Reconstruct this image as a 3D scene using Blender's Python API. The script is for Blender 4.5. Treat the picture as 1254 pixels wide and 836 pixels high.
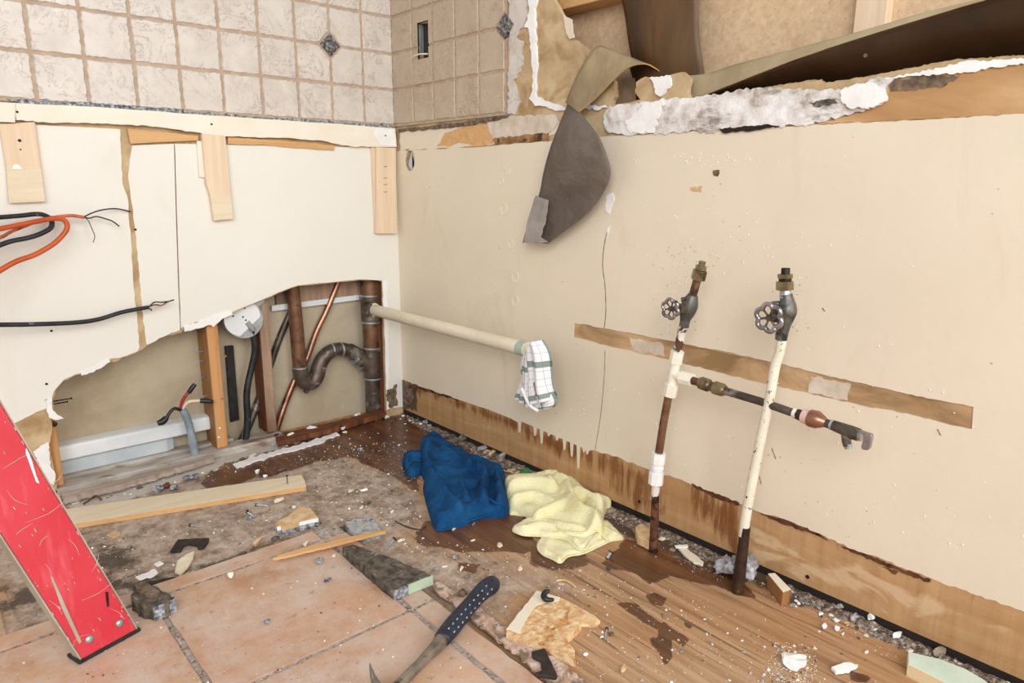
import bpy, bmesh, math, random
import numpy as np
from mathutils import Vector, Matrix, noise
from mathutils.geometry import tessellate_polygon, delaunay_2d_cdt
for o in list(bpy.data.objects): bpy.data.objects.remove(o)
scene = bpy.context.scene; COL = scene.collection
# ---------------------------------------------------------------- camera, world, lights
FPX = 853.29; YAW, PITCH, ROLL = 0.7222548, 0.2214709, 0.0053533
CAM = Vector((-1.23796, -1.96993, 0.75689))
fw = Vector((math.sin(YAW)*math.cos(PITCH), math.cos(YAW)*math.cos(PITCH), -math.sin(PITCH)))
_r = Vector((math.cos(YAW), -math.sin(YAW), 0)); _u = _r.cross(fw)
cr = _r*math.cos(ROLL)+_u*math.sin(ROLL); cu = -_r*math.sin(ROLL)+_u*math.cos(ROLL)
cd = bpy.data.cameras.new('camera'); cam = bpy.data.objects.new('camera', cd); COL.objects.link(cam)
cd.sensor_width = 36; cd.lens = FPX/1254*36; cd.clip_start = .02
cam.matrix_world = Matrix(((cr.x, cu.x, -fw.x, CAM.x), (cr.y, cu.y, -fw.y, CAM.y), (cr.z, cu.z, -fw.z, CAM.z), (0, 0, 0, 1)))
scene.camera = cam
scene.view_settings.view_transform = 'Standard'; scene.view_settings.look = 'None'
scene.view_settings.exposure = 0.0; scene.view_settings.gamma = 1; scene.view_settings.use_curve_mapping = False
w = bpy.data.worlds.new('world'); scene.world = w; w.use_nodes = True
bg = w.node_tree.nodes['Background']; bg.inputs[0].default_value = (.97, .985, 1, 1); bg.inputs[1].default_value = .46
def area(name, loc, target, sx, sy, power, col):
    l = bpy.data.lights.new(name, 'AREA'); l.shape = 'RECTANGLE'; l.size = sx; l.size_y = sy; l.energy = power; l.color = col
    o = bpy.data.objects.new(name, l); COL.objects.link(o); o.location = loc
    o.rotation_euler = (Vector(target)-Vector(loc)).to_track_quat('-Z', 'Y').to_euler(); return o
area('window_light', (-2.6, -3.3, 1.9), (-.6, -.2, .5), 2.4, 1.6, 92, (1, .995, .985))
area('patio_door_light', (-.2, -4.2, 1.5), (-.3, 0, .5), 1.8, 2.2, 62, (1, .995, .985))
# ---------------------------------------------------------------- pixel rays onto real planes
def ray(x, y): return fw+cr*((x-627)/FPX)-cu*((y-418)/FPX)
def hit(x, y, ax, v):
    d = ray(x, y); return CAM+d*((v-CAM[ax])/d[ax])
def HX(x, y, v=0.): return hit(x, y, 0, v)
def HY(x, y, v=0.): return hit(x, y, 1, v)
def HZ(x, y, v=-.016): return hit(x, y, 2, v)
def depth(p): return (p-CAM).dot(fw)
FZ = -.016      # plywood level
TZ = 0.0       # floor tile level
# ---------------------------------------------------------------- helpers
def S(h):
    h = h.lstrip('#'); c = [int(h[i:i+2], 16)/255 for i in (0, 2, 4)]
    return tuple((x/12.92 if x < .04045 else ((x+.055)/1.055)**2.4) for x in c)+(1,)
class NT:
    def __init__(s, name):
        s.m = bpy.data.materials.new(name); s.m.use_nodes = True; s.t = s.m.node_tree; s.b = s.t.nodes['Principled BSDF']
        s.co = s.t.nodes.new('ShaderNodeNewGeometry').outputs['Position']
    def n(s, k): return s.t.nodes.new(k)
    def l(s, a, b): s.t.links.new(a, b)
    def val(s, x, inp):
        if isinstance(x, (int, float)): inp.default_value = x
        elif isinstance(x, tuple): inp.default_value = x
        else: s.l(x, inp)
    def mapp(s, sc, co=None, rot=(0, 0, 0)):
        m = s.n('ShaderNodeMapping'); m.inputs['Scale'].default_value = sc; m.inputs['Rotation'].default_value = rot
        s.l(co or s.co, m.inputs[0]); return m.outputs[0]
    def noise(s, scale, detail=4, sc=(1, 1, 1), rough=.55, dist=0., co=None):
        t = s.n('ShaderNodeTexNoise'); t.inputs['Scale'].default_value = scale; t.inputs['Detail'].default_value = detail
        t.inputs['Roughness'].default_value = rough; t.inputs['Distortion'].default_value = dist
        s.l(s.mapp(sc, co), t.inputs[0]); return t.outputs[0]
    def vor(s, scale, feat='F1', sc=(1, 1, 1)):
        t = s.n('ShaderNodeTexVoronoi'); t.feature = feat; t.inputs['Scale'].default_value = scale
        s.l(s.mapp(sc), t.inputs['Vector']); return t.outputs[0]
    def ramp(s, f, stops):
        r = s.n('ShaderNodeValToRGB'); e = r.color_ramp.elements
        while len(e) < len(stops): e.new(.5)
        for i, (p, c) in enumerate(stops): e[i].position = p; e[i].color = c if isinstance(c, tuple) else (c, c, c, 1)
        s.l(f, r.inputs[0]); return r.outputs[0]
    def mix(s, f, a, b, mode='MIX'):
        m = s.n('ShaderNodeMix'); m.data_type = 'RGBA'; m.blend_type = mode
        s.val(f, m.inputs[0]); s.val(a, m.inputs[6]); s.val(b, m.inputs[7]); return m.outputs[2]
    def math(s, op, a, b=0., clamp=False):
        m = s.n('ShaderNodeMath'); m.operation = op; m.use_clamp = clamp; s.val(a, m.inputs[0]); s.val(b, m.inputs[1]); return m.outputs[0]
    def attr(s, name):
        a = s.n('ShaderNodeAttribute'); a.attribute_name = name; return a.outputs['Fac']
    def bump(s, h, st=.3, dist=.002):
        b = s.n('ShaderNodeBump'); b.inputs['Strength'].default_value = st; b.inputs['Distance'].default_value = dist
        s.l(h, b.inputs['Height']); s.l(b.outputs[0], s.b.inputs['Normal'])
    def out(s, col, rough=.6, metal=0., spec=None):
        s.val(col, s.b.inputs['Base Color']); s.val(rough, s.b.inputs['Roughness']); s.val(metal, s.b.inputs['Metallic'])
        if spec is not None: s.b.inputs['Specular IOR Level'].default_value = spec
        return s.m
def mottled(name, c1, c2, scale=12, rough=.7, metal=0., bump=.2, bs=None, sc=(1, 1, 1), c3=None, s3=6, t3=.6, detail=5, bdist=.002, lo=.35, hi=.65, spec=None, w3=.08):
    t = NT(name); f = t.noise(scale, detail, sc)
    c = t.ramp(f, [(lo, S(c1)), (hi, S(c2))])
    if c3:
        f3 = t.noise(s3, 5, sc, dist=.6); c = t.mix(t.ramp(f3, [(t3-w3/2, 0.), (t3+w3/2, 1.)]), c, S(c3))
    if bump: t.bump(t.noise(bs or scale*3, 6, sc), bump, bdist)
    return t.out(c, rough, metal, spec)
def wood(name, c1, c2, axis=1, g=60, rough=.65, c3=None, t3=.62, s3=5):
    sc = [1, 1, 1]; sc[axis] = .05
    t = NT(name); f = t.noise(g, 5, tuple(sc), dist=.8); c = t.ramp(f, [(.3, S(c1)), (.7, S(c2))])
    sc2 = [1, 1, 1]; sc2[axis] = .25
    if c3: c = t.mix(t.ramp(t.noise(s3, 6, tuple(sc2), dist=.5), [(t3-.06, 0.), (t3+.06, 1.)]), c, S(c3))
    t.bump(f, .25, .002); return t.out(c, rough)
M = {}
# ---- paint, walls
def paint_mat(name, c1, c2, stain, dots=True):
    t = NT(name); c = t.ramp(t.noise(2.2, 6), [(.3, S(c1)), (.7, S(c2))])
    c = t.mix(t.ramp(t.noise(7, 6, (1, 1, .35), dist=1.), [(.60, 0.), (.80, .35)]), c, S(stain))
    if dots:
        v = t.vor(46); n2 = t.noise(4.5, 3); k = t.math('MULTIPLY', t.ramp(v, [(.05, 1.), (.10, 0.)]), t.ramp(n2, [(.55, 0.), (.62, .75)]))
        c = t.mix(k, c, S('#a08256'))
    t.bump(t.math('ADD', t.noise(60, 6), t.math('MULTIPLY', t.noise(9, 4), 1.6)), .18, .0025); return t.out(c, .5, spec=.35)
M['paint_r'] = paint_mat('cream_paint', '#ddd0b9', '#e8dbc6', '#c6af8a')
M['paint_l'] = paint_mat('pale_cream_paint', '#e5e2d8', '#ebe8df', '#dad2c0', False)
M['core'] = mottled('torn_board_paper', '#b99f79', '#cfb78f', 12, .85, bump=.5, bs=50, c3='#a6855c', s3=14, t3=.57, w3=.2)
M['core_pale'] = mottled('tan_board_face', '#cba77c', '#d9b98f', 14, .85, bump=.25)
M['band'] = mottled('stained_band_wood', '#c99f6e', '#d9b78c', 14, .8, bump=.3, sc=(1, .25, 1), c3='#a5794a', s3=9, t3=.58, w3=.2)
M['bare'] = mottled('bare_strip_paper', '#b8946a', '#d0ae86', 16, .85, bump=.5, sc=(1, .4, 1), c3='#94754f', s3=14, t3=.52, w3=.15)
M['smear'] = mottled('thin_plaster_smear', '#c6b49f', '#dccfc0', 30, .85, bump=.4)
M['gypsum'] = mottled('white_plaster', '#eceae7', '#f8f7f5', 25, .9, bump=.4, bs=60, bdist=.003)
t = NT('mouldy_plaster'); c = t.ramp(t.noise(22, 8, rough=.7), [(.34, S('#a89a8e')), (.46, S('#dad3cd')), (.62, S('#f4f2f1'))])
k = t.ramp(t.noise(14, 8, (1, .6, 1.8), rough=.7), [(.55, 0.), (.65, .75)]); c = t.mix(k, c, S('#6a5848'))
t.bump(t.noise(45, 8, rough=.65), .6, .004); M['mould'] = t.out(c, .8)
M['backing'] = mottled('cavity_back_board', '#b5a78e', '#c3b69e', 6, .9, bump=.2, bs=80, c3='#a6967c', s3=3, t3=.6, w3=.2)
t = NT('particle_board'); c = t.ramp(t.noise(90, 5), [(.3, S('#c9a884')), (.7, S('#ddc2a0'))]); c = t.mix(t.ramp(t.noise(5, 5), [(.55, 0.), (.75, .35)]), c, S('#b3906b'))
v = t.vor(60); c = t.mix(t.math('MULTIPLY', t.ramp(v, [(.05, 1.), (.10, 0.)]), .7), c, S('#86674a')); t.bump(t.noise(150, 4), .3, .001); M['particle'] = t.out(c, .85)
def tile_mat(name, c1, c2, vein, rough):
    t = NT(name); c = t.ramp(t.noise(16, 6, dist=.6), [(.3, S(c1)), (.7, S(c2))])
    f = t.noise(13, 8, rough=.68, dist=2.2); k = t.math('SUBTRACT', f, .5); k = t.math('ABSOLUTE', k)
    k = t.math('MULTIPLY', t.ramp(k, [(.0, 1.), (.020, 0.)]), t.ramp(t.noise(9, 3), [(.40, 0.), (.58, .7)]))
    c = t.mix(k, c, S(vein)); t.bump(t.noise(40, 6), .12, .002); return t.out(c, rough, spec=.45)
M['tile_l'] = tile_mat('lit_ivory_tile', '#c8beb3', '#d9d1c7', '#857568', .35)  # left wall copy of the tile, window glare put into its paler colour
M['tile_r'] = tile_mat('shaded_beige_tile', '#b5a18a', '#c4b19b', '#88745f', .45)  # same tile, weaker grazing light put into its darker colour
M['grout'] = mottled('tan_grout', '#ab9480', '#bfa892', 40, .85, bump=.3)
t = NT('speckled_mortar'); c = t.ramp(t.noise(120, 4), [(.36, S('#45474c')), (.52, S('#888c92')), (.66, S('#c4c8cb'))]); t.bump(t.noise(80, 6), .9, .004); M['mortar'] = t.out(c, .85)
t = NT('dark_granite'); c = t.ramp(t.noise(130, 3), [(.38, S('#2c2d31')), (.55, S('#6c6a6a')), (.68, S('#b3aca6'))]); M['granite'] = t.out(c, .35)
M['mortar_dark'] = mottled('dark_mortar', '#3a3129', '#6e6457', 70, .95, bump=.9, bs=90, bdist=.004, c3='#8b8378', s3=40, t3=.62)
M['mortar_brown'] = mottled('brown_rubble', '#4e4034', '#8a7460', 60, .95, bump=.8, bs=90, bdist=.004)
M['mortar_grey'] = mottled('grey_mortar', '#8f9194', '#b9b9b6', 60, .9, bump=.6, bs=90, c3='#4a4e57', s3=70, t3=.6)
M['chip_cream'] = mottled('cream_chip', '#d9caa9', '#ece2cc', 30, .7, bump=.3)
M['stain'] = mottled('brown_water_stain', '#6e4a2c', '#b48a5a', 30, .85, bump=.4, c3='#4a3222', s3=20, t3=.6)
M['chip_rust'] = mottled('faint_rust', '#a58658', '#b89b70', 40, .7, bump=0)
M['chip_tan'] = mottled('tan_chip', '#c4a071', '#dfc29a', 40, .8, bump=.5)
# ---- woods
M['pine_x'] = wood('pale_pine', '#dccbab', '#e8dac0', 0)
M['pine_z'] = wood('upright_pine', '#dcc0a0', '#ead4b8', 2, 60, c3='#cba57c', t3=.68)
M['pine_y'] = wood('pale_pine_long', '#dcc398', '#ead7b2', 1)
M['pine_orange_x'] = wood('tan_timber', '#c99a64', '#dbb07a', 0)
M['stud'] = wood('orange_stud_timber', '#b98048', '#d3a06a', 2, 45, c3='#a4632c', t3=.64)
M['stud_side'] = wood('darker_stud_timber', '#8d6238', '#a97a4a', 2, 45)
M['stud_brown'] = wood('brown_stud_timber', '#8d6f5a', '#b0937b', 2, 45, c3='#6b4d3a', t3=.62)
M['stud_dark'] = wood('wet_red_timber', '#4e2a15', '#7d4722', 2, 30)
M['sole'] = mottled('dusty_sole_plate', '#9b9084', '#cbc3ba', 24, .95, bump=.6, sc=(.35, 1, 1), c3='#83685a', s3=14, t3=.60)
M['sole_edge'] = wood('split_plate_edge', '#958172', '#bfb1a4', 0, 50)
M['white_wood'] = mottled('cream_painted_batten', '#e8dfcc', '#efe7d7', 8, .6, bump=.1)
t = NT('stained_kickboard')
f = t.noise(42, 6, (1, 1, .10), dist=.6); g = t.noise(30, 6, (1, .08, 1), dist=.7)
c = t.mix(.45, t.ramp(f, [(.3, S('#9a6c3e')), (.7, S('#c39a6c'))]), t.ramp(g, [(.3, S('#a87d50')), (.7, S('#d0ab80'))]))
st = t.attr('stain'); k = t.math('ADD', st, t.math('MULTIPLY', t.math('SUBTRACT', t.noise(34, 8, (1, 1, .13), rough=.65, dist=.4), .5), 2.6))
c = t.mix(t.ramp(k, [(.48, 0.), (.80, .8)]), c, S('#74401a'))
pa = t.attr('pale'); k2 = t.math('ADD', pa, t.math('MULTIPLY', t.math('SUBTRACT', t.noise(22, 7, (1, .4, 1), dist=1.2), .5), 1.2))
c = t.mix(t.ramp(k2, [(.55, 0.), (.68, .6)]), c, S('#dcc19c'))
mo = t.attr('mould'); k3 = t.math('ADD', mo, t.math('MULTIPLY', t.math('SUBTRACT', t.noise(30, 6), .5), 1.1))
c = t.mix(t.ramp(k3, [(.5, 0.), (.65, .85)]), c, S('#3f3228')); t.bump(g, .2, .002)
M['kick'] = t.out(c, t.ramp(k, [(.5, .6), (.64, .35)]))
# ---- floor
t = NT('plywood_floor')
g1 = t.noise(34, 6, (1, .07, 1), dist=.9); g2 = t.noise(120, 4, (1, .035, 1), dist=.5)
c = t.ramp(g1, [(.28, S('#86664a')), (.5, S('#ae8a68')), (.72, S('#c6a786'))])
c = t.mix(t.ramp(t.noise(4, 6), [(.42, 0.), (.65, .5)]), c, S('#b5824f'))
c = t.mix(t.ramp(g2, [(.33, .85), (.45, 0.)]), c, S('#6b4e36'))
du = t.attr('dust'); kd = t.math('ADD', du, t.math('MULTIPLY', t.math('SUBTRACT', t.noise(7, 8, (1, .6, 1), rough=.7), .5), 1.3))
dcol = t.ramp(t.noise(28, 8, rough=.75), [(.36, S('#6c5c50')), (.48, S('#9f8e80')), (.62, S('#c4b6aa'))])
c = t.mix(t.ramp(kd, [(.35, 0.), (.62, .82)]), c, dcol)
di = t.attr('dirt_shade'); ki = t.math('ADD', di, t.math('MULTIPLY', t.math('SUBTRACT', t.noise(22, 8, rough=.75), .5), 1.4))
c = t.mix(t.ramp(ki, [(.46, 0.), (.64, .88)]), c, S('#42352b'))
wh = t.attr('white'); kw = t.math('ADD', wh, t.math('MULTIPLY', t.math('SUBTRACT', t.noise(26, 8, rough=.75), .5), 1.3))
c = t.mix(t.ramp(kw, [(.5, 0.), (.7, .85)]), c, S('#cfc8bf'))
we = t.attr('wet'); kk = t.math('ADD', we, t.math('MULTIPLY', t.math('SUBTRACT', t.noise(17, 7, (1, .45, 1), rough=.65, dist=.8), .5), .9))
wm = t.ramp(kk, [(.47, 0.), (.53, 1.)])
c = t.mix(t.math('MULTIPLY', wm, .93), c, t.mix(t.ramp(g1, [(.3, 0.), (.7, 1.)]), S('#3b1f10'), S('#74482a')))
t.bump(t.math('ADD', t.math('MULTIPLY', g2, t.ramp(wm, [(0., 1.), (1., .25)])), t.math('MULTIPLY', ki, .8)), .35, .002)
M['floor'] = t.out(c, t.ramp(wm, [(0., .75), (1., .32)]))
t = NT('terracotta_floor_tile'); c = t.ramp(t.noise(5, 7, dist=.5), [(.3, S('#b08565')), (.5, S('#c1987a')), (.7, S('#ceaa90'))])
c = t.mix(t.ramp(t.noise(8, 9, rough=.72), [(.40, 0.), (.62, .85)]), c, S('#cbb9ac')); c = t.mix(t.ramp(t.noise(55, 5), [(.63, 0.), (.72, .5)]), c, S('#94684a'))
t.bump(t.noise(50, 6), .2, .002); M['terra'] = t.out(c, .55)
M['thinset'] = mottled('gritty_thinset', '#93897e', '#b9aea3', 90, .95, bump=.8, bs=120, c3='#6f655a', s3=150, t3=.58)
M['setbed'] = mottled('pink_setting_bed', '#b58f76', '#d9c3b4', 60, .95, bump=1., bs=70, bdist=.004, c3='#85705f', s3=40, t3=.54, w3=.1)
# ---- metals and plastics
def metal(name, c1, c2, rough, sc=20, c3=None, t3=.6, m=.85, b=.15): return mottled(name, c1, c2, sc, rough, m, b, bs=60, c3=c3, s3=sc*.8, t3=t3)
M['copper_brown'] = metal('browned_copper', '#6a4a35', '#8d6a50', .42, 24, '#4a382d', .58, m=.5)
M['copper_dark'] = metal('tarnished_copper', '#4c423a', '#6f6054', .42, 26, '#8c8780', .58, m=.5)
M['copper'] = metal('bright_copper', '#8f5f48', '#b48a72', .32, 12, '#6b4736', .58)
M['rust'] = mottled('rusty_pipe', '#573626', '#7f5138', 40, .7, .4, .4, c3='#2e1d13', s3=30, t3=.58)
M['rust_dark'] = mottled('dark_rusty_pipe', '#2e2019', '#4e362a', 40, .6, .4, .4, c3='#8a6a55', s3=40, t3=.68)
M['iron'] = metal('dark_pipe_metal', '#483f39', '#6f655d', .42, 30, '#98928b', .62, m=.6)
M['valve'] = metal('grey_green_valve_bronze', '#4a4d4a', '#706f69', .42, 40, '#35322e', .58, m=.5)
M['chrome'] = metal('worn_nickel', '#8d8a8e', '#b5b3b6', .28, 40, '#4d484a', .62, .95)
M['brass'] = metal('aged_brass', '#6f5f42', '#96835e', .35, 40, '#4a4032', .60, m=.6)
M['steel'] = metal('galvanised_steel', '#9ba3a8', '#c9d1d4', .38, 20, m=.7)
M['nail'] = metal('dark_nail_steel', '#26221f', '#4c4643', .45, 40)
M['pvc'] = mottled('cream_waste_pipe_plastic', '#d8cdb4', '#e4dac4', 9, .5, bump=.1, c3='#9f947c', s3=14, t3=.66, spec=.4)
M['pex'] = mottled('ivory_plastic_fitting', '#e9e3d0', '#f3eee0', 20, .35, bump=.05)
M['pex_white'] = mottled('white_plastic_fitting', '#ecebea', '#f7f7f5', 20, .35, bump=.05)
M['pipe_paint'] = mottled('chipped_white_pipe_paint', '#dcd5bf', '#ece7d6', 20, .5, bump=.2, c3='#3c2a1e', s3=70, t3=.64, w3=.02)
M['pipe_paint2'] = mottled('peeling_white_pipe_paint', '#d5cdc0', '#e9e4da', 20, .5, bump=.3, c3='#5c3a26', s3=34, t3=.55, w3=.03)
M['teal'] = mottled('teal_corrosion', '#8fa9a0', '#b9bfae', 60, .8)
M['pinktape'] = mottled('pale_pink_tape', '#d8b3ab', '#ecd6cf', 30, .7)
M['black'] = mottled('black_cable_rubber', '#15171b', '#2b2f36', 30, .45, bump=.1, c3='#7f8c9b', s3=40, t3=.72)
M['black_flat'] = mottled('black_plastic', '#161515', '#2a2725', 40, .7, bump=.3)
M['orange'] = mottled('orange_cable', '#b8491a', '#cf622a', 18, .45, bump=.1)
M['orange_red'] = mottled('scuffed_orange_cable', '#b04a26', '#c96a4a', 40, .55, bump=.1, c3='#4b2a1d', s3=60, t3=.6)
M['greycable'] = mottled('grey_cable', '#6f7d88', '#9aa7b0', 20, .4, bump=.1)
M['redwire'] = mottled('red_wire', '#8f201c', '#b23630', 20, .45)
M['ivorywire'] = mottled('ivory_wire', '#d9c9a8', '#e8dcc0', 20, .45)
M['tape'] = mottled('black_tape', '#121213', '#262629', 30, .4, bump=.2)
M['white_metal'] = mottled('white_duct_enamel', '#d8dcdf', '#e9ecec', 8, .5, bump=.1)
M['blue_metal'] = mottled('bluish_duct_enamel', '#b4bfc6', '#cdd5d8', 8, .6, bump=.2)  # bluish grey tone for the lower side of the duct
M['felt'] = mottled('tar_paper_face', '#5f5349', '#74685d', 10, .7, bump=.9, bs=16, bdist=.010, c3='#5c5149', s3=5, t3=.6, w3=.2)
M['felt_light'] = mottled('sheen_tar_paper', '#8a827b', '#a59d96', 16, .65, bump=.6, bs=25)  # tar paper lightened, sheen of the folded corner put into the colour
M['olive'] = mottled('olive_kraft_paper', '#7d6a4f', '#a38f6d', 14, .6, bump=.5, bs=24, bdist=.004, sc=(1, 1, .5))
M['olive_pale'] = mottled('pale_olive_kraft_paper', '#a3906f', '#bbaa88', 9, .6, bump=.25, bs=20, sc=(1, 1, .5))
M['darkpaper'] = mottled('dark_brown_paper', '#483016', '#654723', 7, .5, bump=.3, bs=14, sc=(2, 2, .3), c3='#2e1c0d', s3=5, t3=.62, w3=.2)
M['darkpaper2'] = mottled('shiny_dark_brown_paper', '#33200f', '#4e341b', 6, .45, bump=.3, bs=12, c3='#22140a', s3=5, t3=.6, w3=.2)
M['paperedge'] = mottled('amber_paper_edge', '#b07e3c', '#cf9d5a', 20, .6)
M['paperlight'] = mottled('torn_kraft_layer', '#a08560', '#b79d77', 14, .85, bump=.3)
# ladder
t = NT('scuffed_red_fibreglass'); c = t.ramp(t.noise(6, 5), [(.3, S('#c62b39')), (.7, S('#d2404d'))])
c = t.mix(t.ramp(t.noise(60, 6, (1, 1, .06)), [(.56, 0.), (.74, .3)]), c, S('#ea7f88')); c = t.mix(t.ramp(t.noise(8, 9, (2.2, 1, .7), rough=.8, dist=2.), [(.635, 0.), (.66, .7)]), c, S('#f3d7d3'))
t.bump(t.noise(90, 3, (1, 1, .05)), .2, .001); M['red'] = t.out(c, .4)
M['alu'] = metal('cream_ladder_inside', '#a39d8c', '#bdb7a5', .5, 10, m=.3)
def cloth_mat(name, c1, c2, c3, bs=220):
    t = NT(name); c = t.ramp(t.noise(14, 5), [(.3, S(c1)), (.7, S(c2))]); c = t.mix(t.ramp(t.noise(9, 5), [(.56, 0.), (.72, .7)]), c, S(c3))
    t.bump(t.noise(bs, 3), .8, .003); t.out(c, .95, spec=.15)
    return t.m
M['blue'] = cloth_mat('blue_terry', '#0d3863', '#1f5788', '#092a4c')
M['yellow'] = cloth_mat('pale_yellow_terry', '#e6dfae', '#efe9c3', '#ddd08a')
M['hammer_grip'] = mottled('navy_rubber_grip', '#1a2030', '#272f42', 30, .5, bump=.3, c3='#4a5164', s3=40, t3=.66)
M['hammer_steel'] = metal('dirty_hammer_steel', '#746a5f', '#a0968a', .35, 30, '#4f453b', .6, m=.6)
M['green'] = mottled('green_plastic', '#0e7a3c', '#1c9650', 20, .4)
M['mint'] = mottled('mint_paint', '#c3d6c4', '#d6e4d4', 14, .6, bump=.2, c3='#eee8d8', s3=10, t3=.66)
M['sage'] = mottled('sage_enamel', '#a9bda4', '#bccdb5', 14, .4, bump=.1)
M['chipboard'] = mottled('rough_chipboard', '#c9935a', '#ecd3a8', 60, .95, bump=1., bs=90, bdist=.005, c3='#a96c30', s3=22, t3=.60)
M['chipboard_edge'] = mottled('brown_chipboard_edge', '#a36a2e', '#d8a666', 60, .95, bump=1., bs=90, bdist=.005)
M['laminate'] = mottled('cream_laminate', '#e6dcc6', '#efe6d3', 8, .45, bump=.05)
M['clearplastic'] = mottled('crumpled_grey_plastic', '#76757a', '#b9babf', 30, .35, bump=.5, c3='#3f3b3a', s3=20, t3=.55)
M['bark'] = mottled('black_shim_plastic', '#1d1713', '#3a2f28', 50, .8, bump=.6, bs=80)
M['dust'] = mottled('grey_dust_fluff', '#7d6e5e', '#a69580', 50, .95, bump=1., bs=80, bdist=.006)
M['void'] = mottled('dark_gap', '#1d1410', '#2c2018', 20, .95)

def base_recentre(o):
    me = o.data; n = len(me.vertices); a = np.empty(n*3, np.float32); me.vertices.foreach_get('co', a); a = a.reshape(-1, 3)
    b = np.array([(a[:, 0].min()+a[:, 0].max())/2, (a[:, 1].min()+a[:, 1].max())/2, a[:, 2].min()], np.float32)
    a -= b; me.vertices.foreach_set('co', a.ravel()); o.location = Vector([float(v) for v in b])
def mk(name, verts, faces, mats, parent=None, smooth=False, mi=None, rec=False, sharp=None):
    me = bpy.data.meshes.new(name); me.from_pydata([tuple(v) for v in verts], [], [tuple(f) for f in faces]); me.validate()
    if not isinstance(mats, (list, tuple)): mats = [mats]
    for m in mats: me.materials.append(M[m] if isinstance(m, str) else m)
    if mi is not None and len(mi) == len(me.polygons): me.polygons.foreach_set('material_index', list(mi))
    bm = bmesh.new(); bm.from_mesh(me); bmesh.ops.recalc_face_normals(bm, faces=bm.faces); bm.to_mesh(me); bm.free()
    if smooth:
        me.polygons.foreach_set('use_smooth', [True]*len(me.polygons))
        if sharp: me.set_sharp_from_angle(angle=math.radians(sharp))
    o = bpy.data.objects.new(name, me); COL.objects.link(o)
    if parent: put(o, parent)
    if rec: base_recentre(o)
    return o
def put(o, parent):
    o.parent = parent
    if parent.type == 'EMPTY': o.matrix_parent_inverse = Matrix.Translation(-parent.location)
def thing(name, label, cat, loc, group=None):
    o = bpy.data.objects.new(name, None); COL.objects.link(o); o.location = loc; o.empty_display_size = .03
    o['label'] = label; o['category'] = cat
    if group: o['group'] = group
    return o
def tag(o, label, cat, group=None, kind=None):
    o['label'] = label; o['category'] = cat
    if group: o['group'] = group
    if kind: o['kind'] = kind
    return o
def struct(o, label=None):
    o['kind'] = 'structure'
    if label: o['label'] = label
    return o
def lab(o, s): o['label'] = s; return o
class MB:
    def __init__(s): s.v = []; s.f = []; s.m = []
    def add(s, v, f, m=0):
        b = len(s.v); s.v += [Vector(p) for p in v]; s.f += [tuple(i+b for i in q) for q in f]; s.m += [m]*len(f)
    def box(s, a, b, m=0):
        x0, y0, z0 = a; x1, y1, z1 = b
        s.add([(x0, y0, z0), (x1, y0, z0), (x1, y1, z0), (x0, y1, z0), (x0, y0, z1), (x1, y0, z1), (x1, y1, z1), (x0, y1, z1)],
              [(0, 3, 2, 1), (4, 5, 6, 7), (0, 1, 5, 4), (1, 2, 6, 5), (2, 3, 7, 6), (3, 0, 4, 7)], m)
    def slab(s, loops, off, m=0, ms=None):
        """planar polygon (with holes) swept by off; side faces use ms"""
        if isinstance(loops[0], Vector): loops = [loops]
        off = Vector(off); flat = [p for l in loops for p in l]; n = len(flat)
        tr = tessellate_polygon([[p.copy() for p in l] for l in loops])
        s.add(flat+[p+off for p in flat], [], m); b = len(s.v)-2*n
        for q in tr:
            s.f.append((b+q[0], b+q[1], b+q[2])); s.f.append((b+n+q[2], b+n+q[1], b+n+q[0])); s.m += [m, m]
        k = 0
        for l in loops:
            L = len(l)
            for i in range(L):
                j = (i+1) % L; s.f.append((b+k+i, b+k+j, b+n+k+j, b+n+k+i)); s.m.append(m if ms is None else ms)
            k += L
    def tube(s, pts, rad, n=14, m=0, cap=True, phase=0):
        pts = [Vector(p) for p in pts]
        if isinstance(rad, (int, float)): rad = [rad]*len(pts)
        T = [(pts[min(i+1, len(pts)-1)]-pts[max(i-1, 0)]).normalized() for i in range(len(pts))]
        a = T[0].orthogonal().normalized(); rings = []
        for i, p in enumerate(pts):
            a = (a-T[i]*a.dot(T[i])); a = a.normalized() if a.length > 1e-6 else T[i].orthogonal().normalized(); b = T[i].cross(a)
            rings.append([p+(a*math.cos(2*math.pi*k/n+phase)+b*math.sin(2*math.pi*k/n+phase))*rad[i] for k in range(n)])
        v = [q for r in rings for q in r]; f = []
        for i in range(len(pts)-1):
            for k in range(n): f.append((i*n+k, i*n+(k+1) % n, (i+1)*n+(k+1) % n, (i+1)*n+k))
        if cap: f.append(tuple(range(n-1, -1, -1))); f.append(tuple(range((len(pts)-1)*n, len(pts)*n)))
        s.add(v, f, m)
    def build(s, name, mats, parent=None, smooth=False, rec=False, sharp=None): return mk(name, s.v, s.f, mats, parent, smooth, s.m, rec, sharp)
def cat(pts, k=6, closed=False):
    P = [tuple(p) for p in pts]; n = len(P); out = []
    rng = range(n if closed else n-1)
    for i in rng:
        g = (lambda j: P[j % n]) if closed else (lambda j: P[max(0, min(n-1, j))])
        a, b, c, d = g(i-1), g(i), g(i+1), g(i+2)
        for q in range(k):
            t = q/k
            out.append(tuple(.5*(2*b[z]+(c[z]-a[z])*t+(2*a[z]-5*b[z]+4*c[z]-d[z])*t*t+(3*b[z]-a[z]-3*c[z]+d[z])*t**3) for z in range(len(b))))
    if not closed: out.append(P[-1])
    return out
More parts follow.
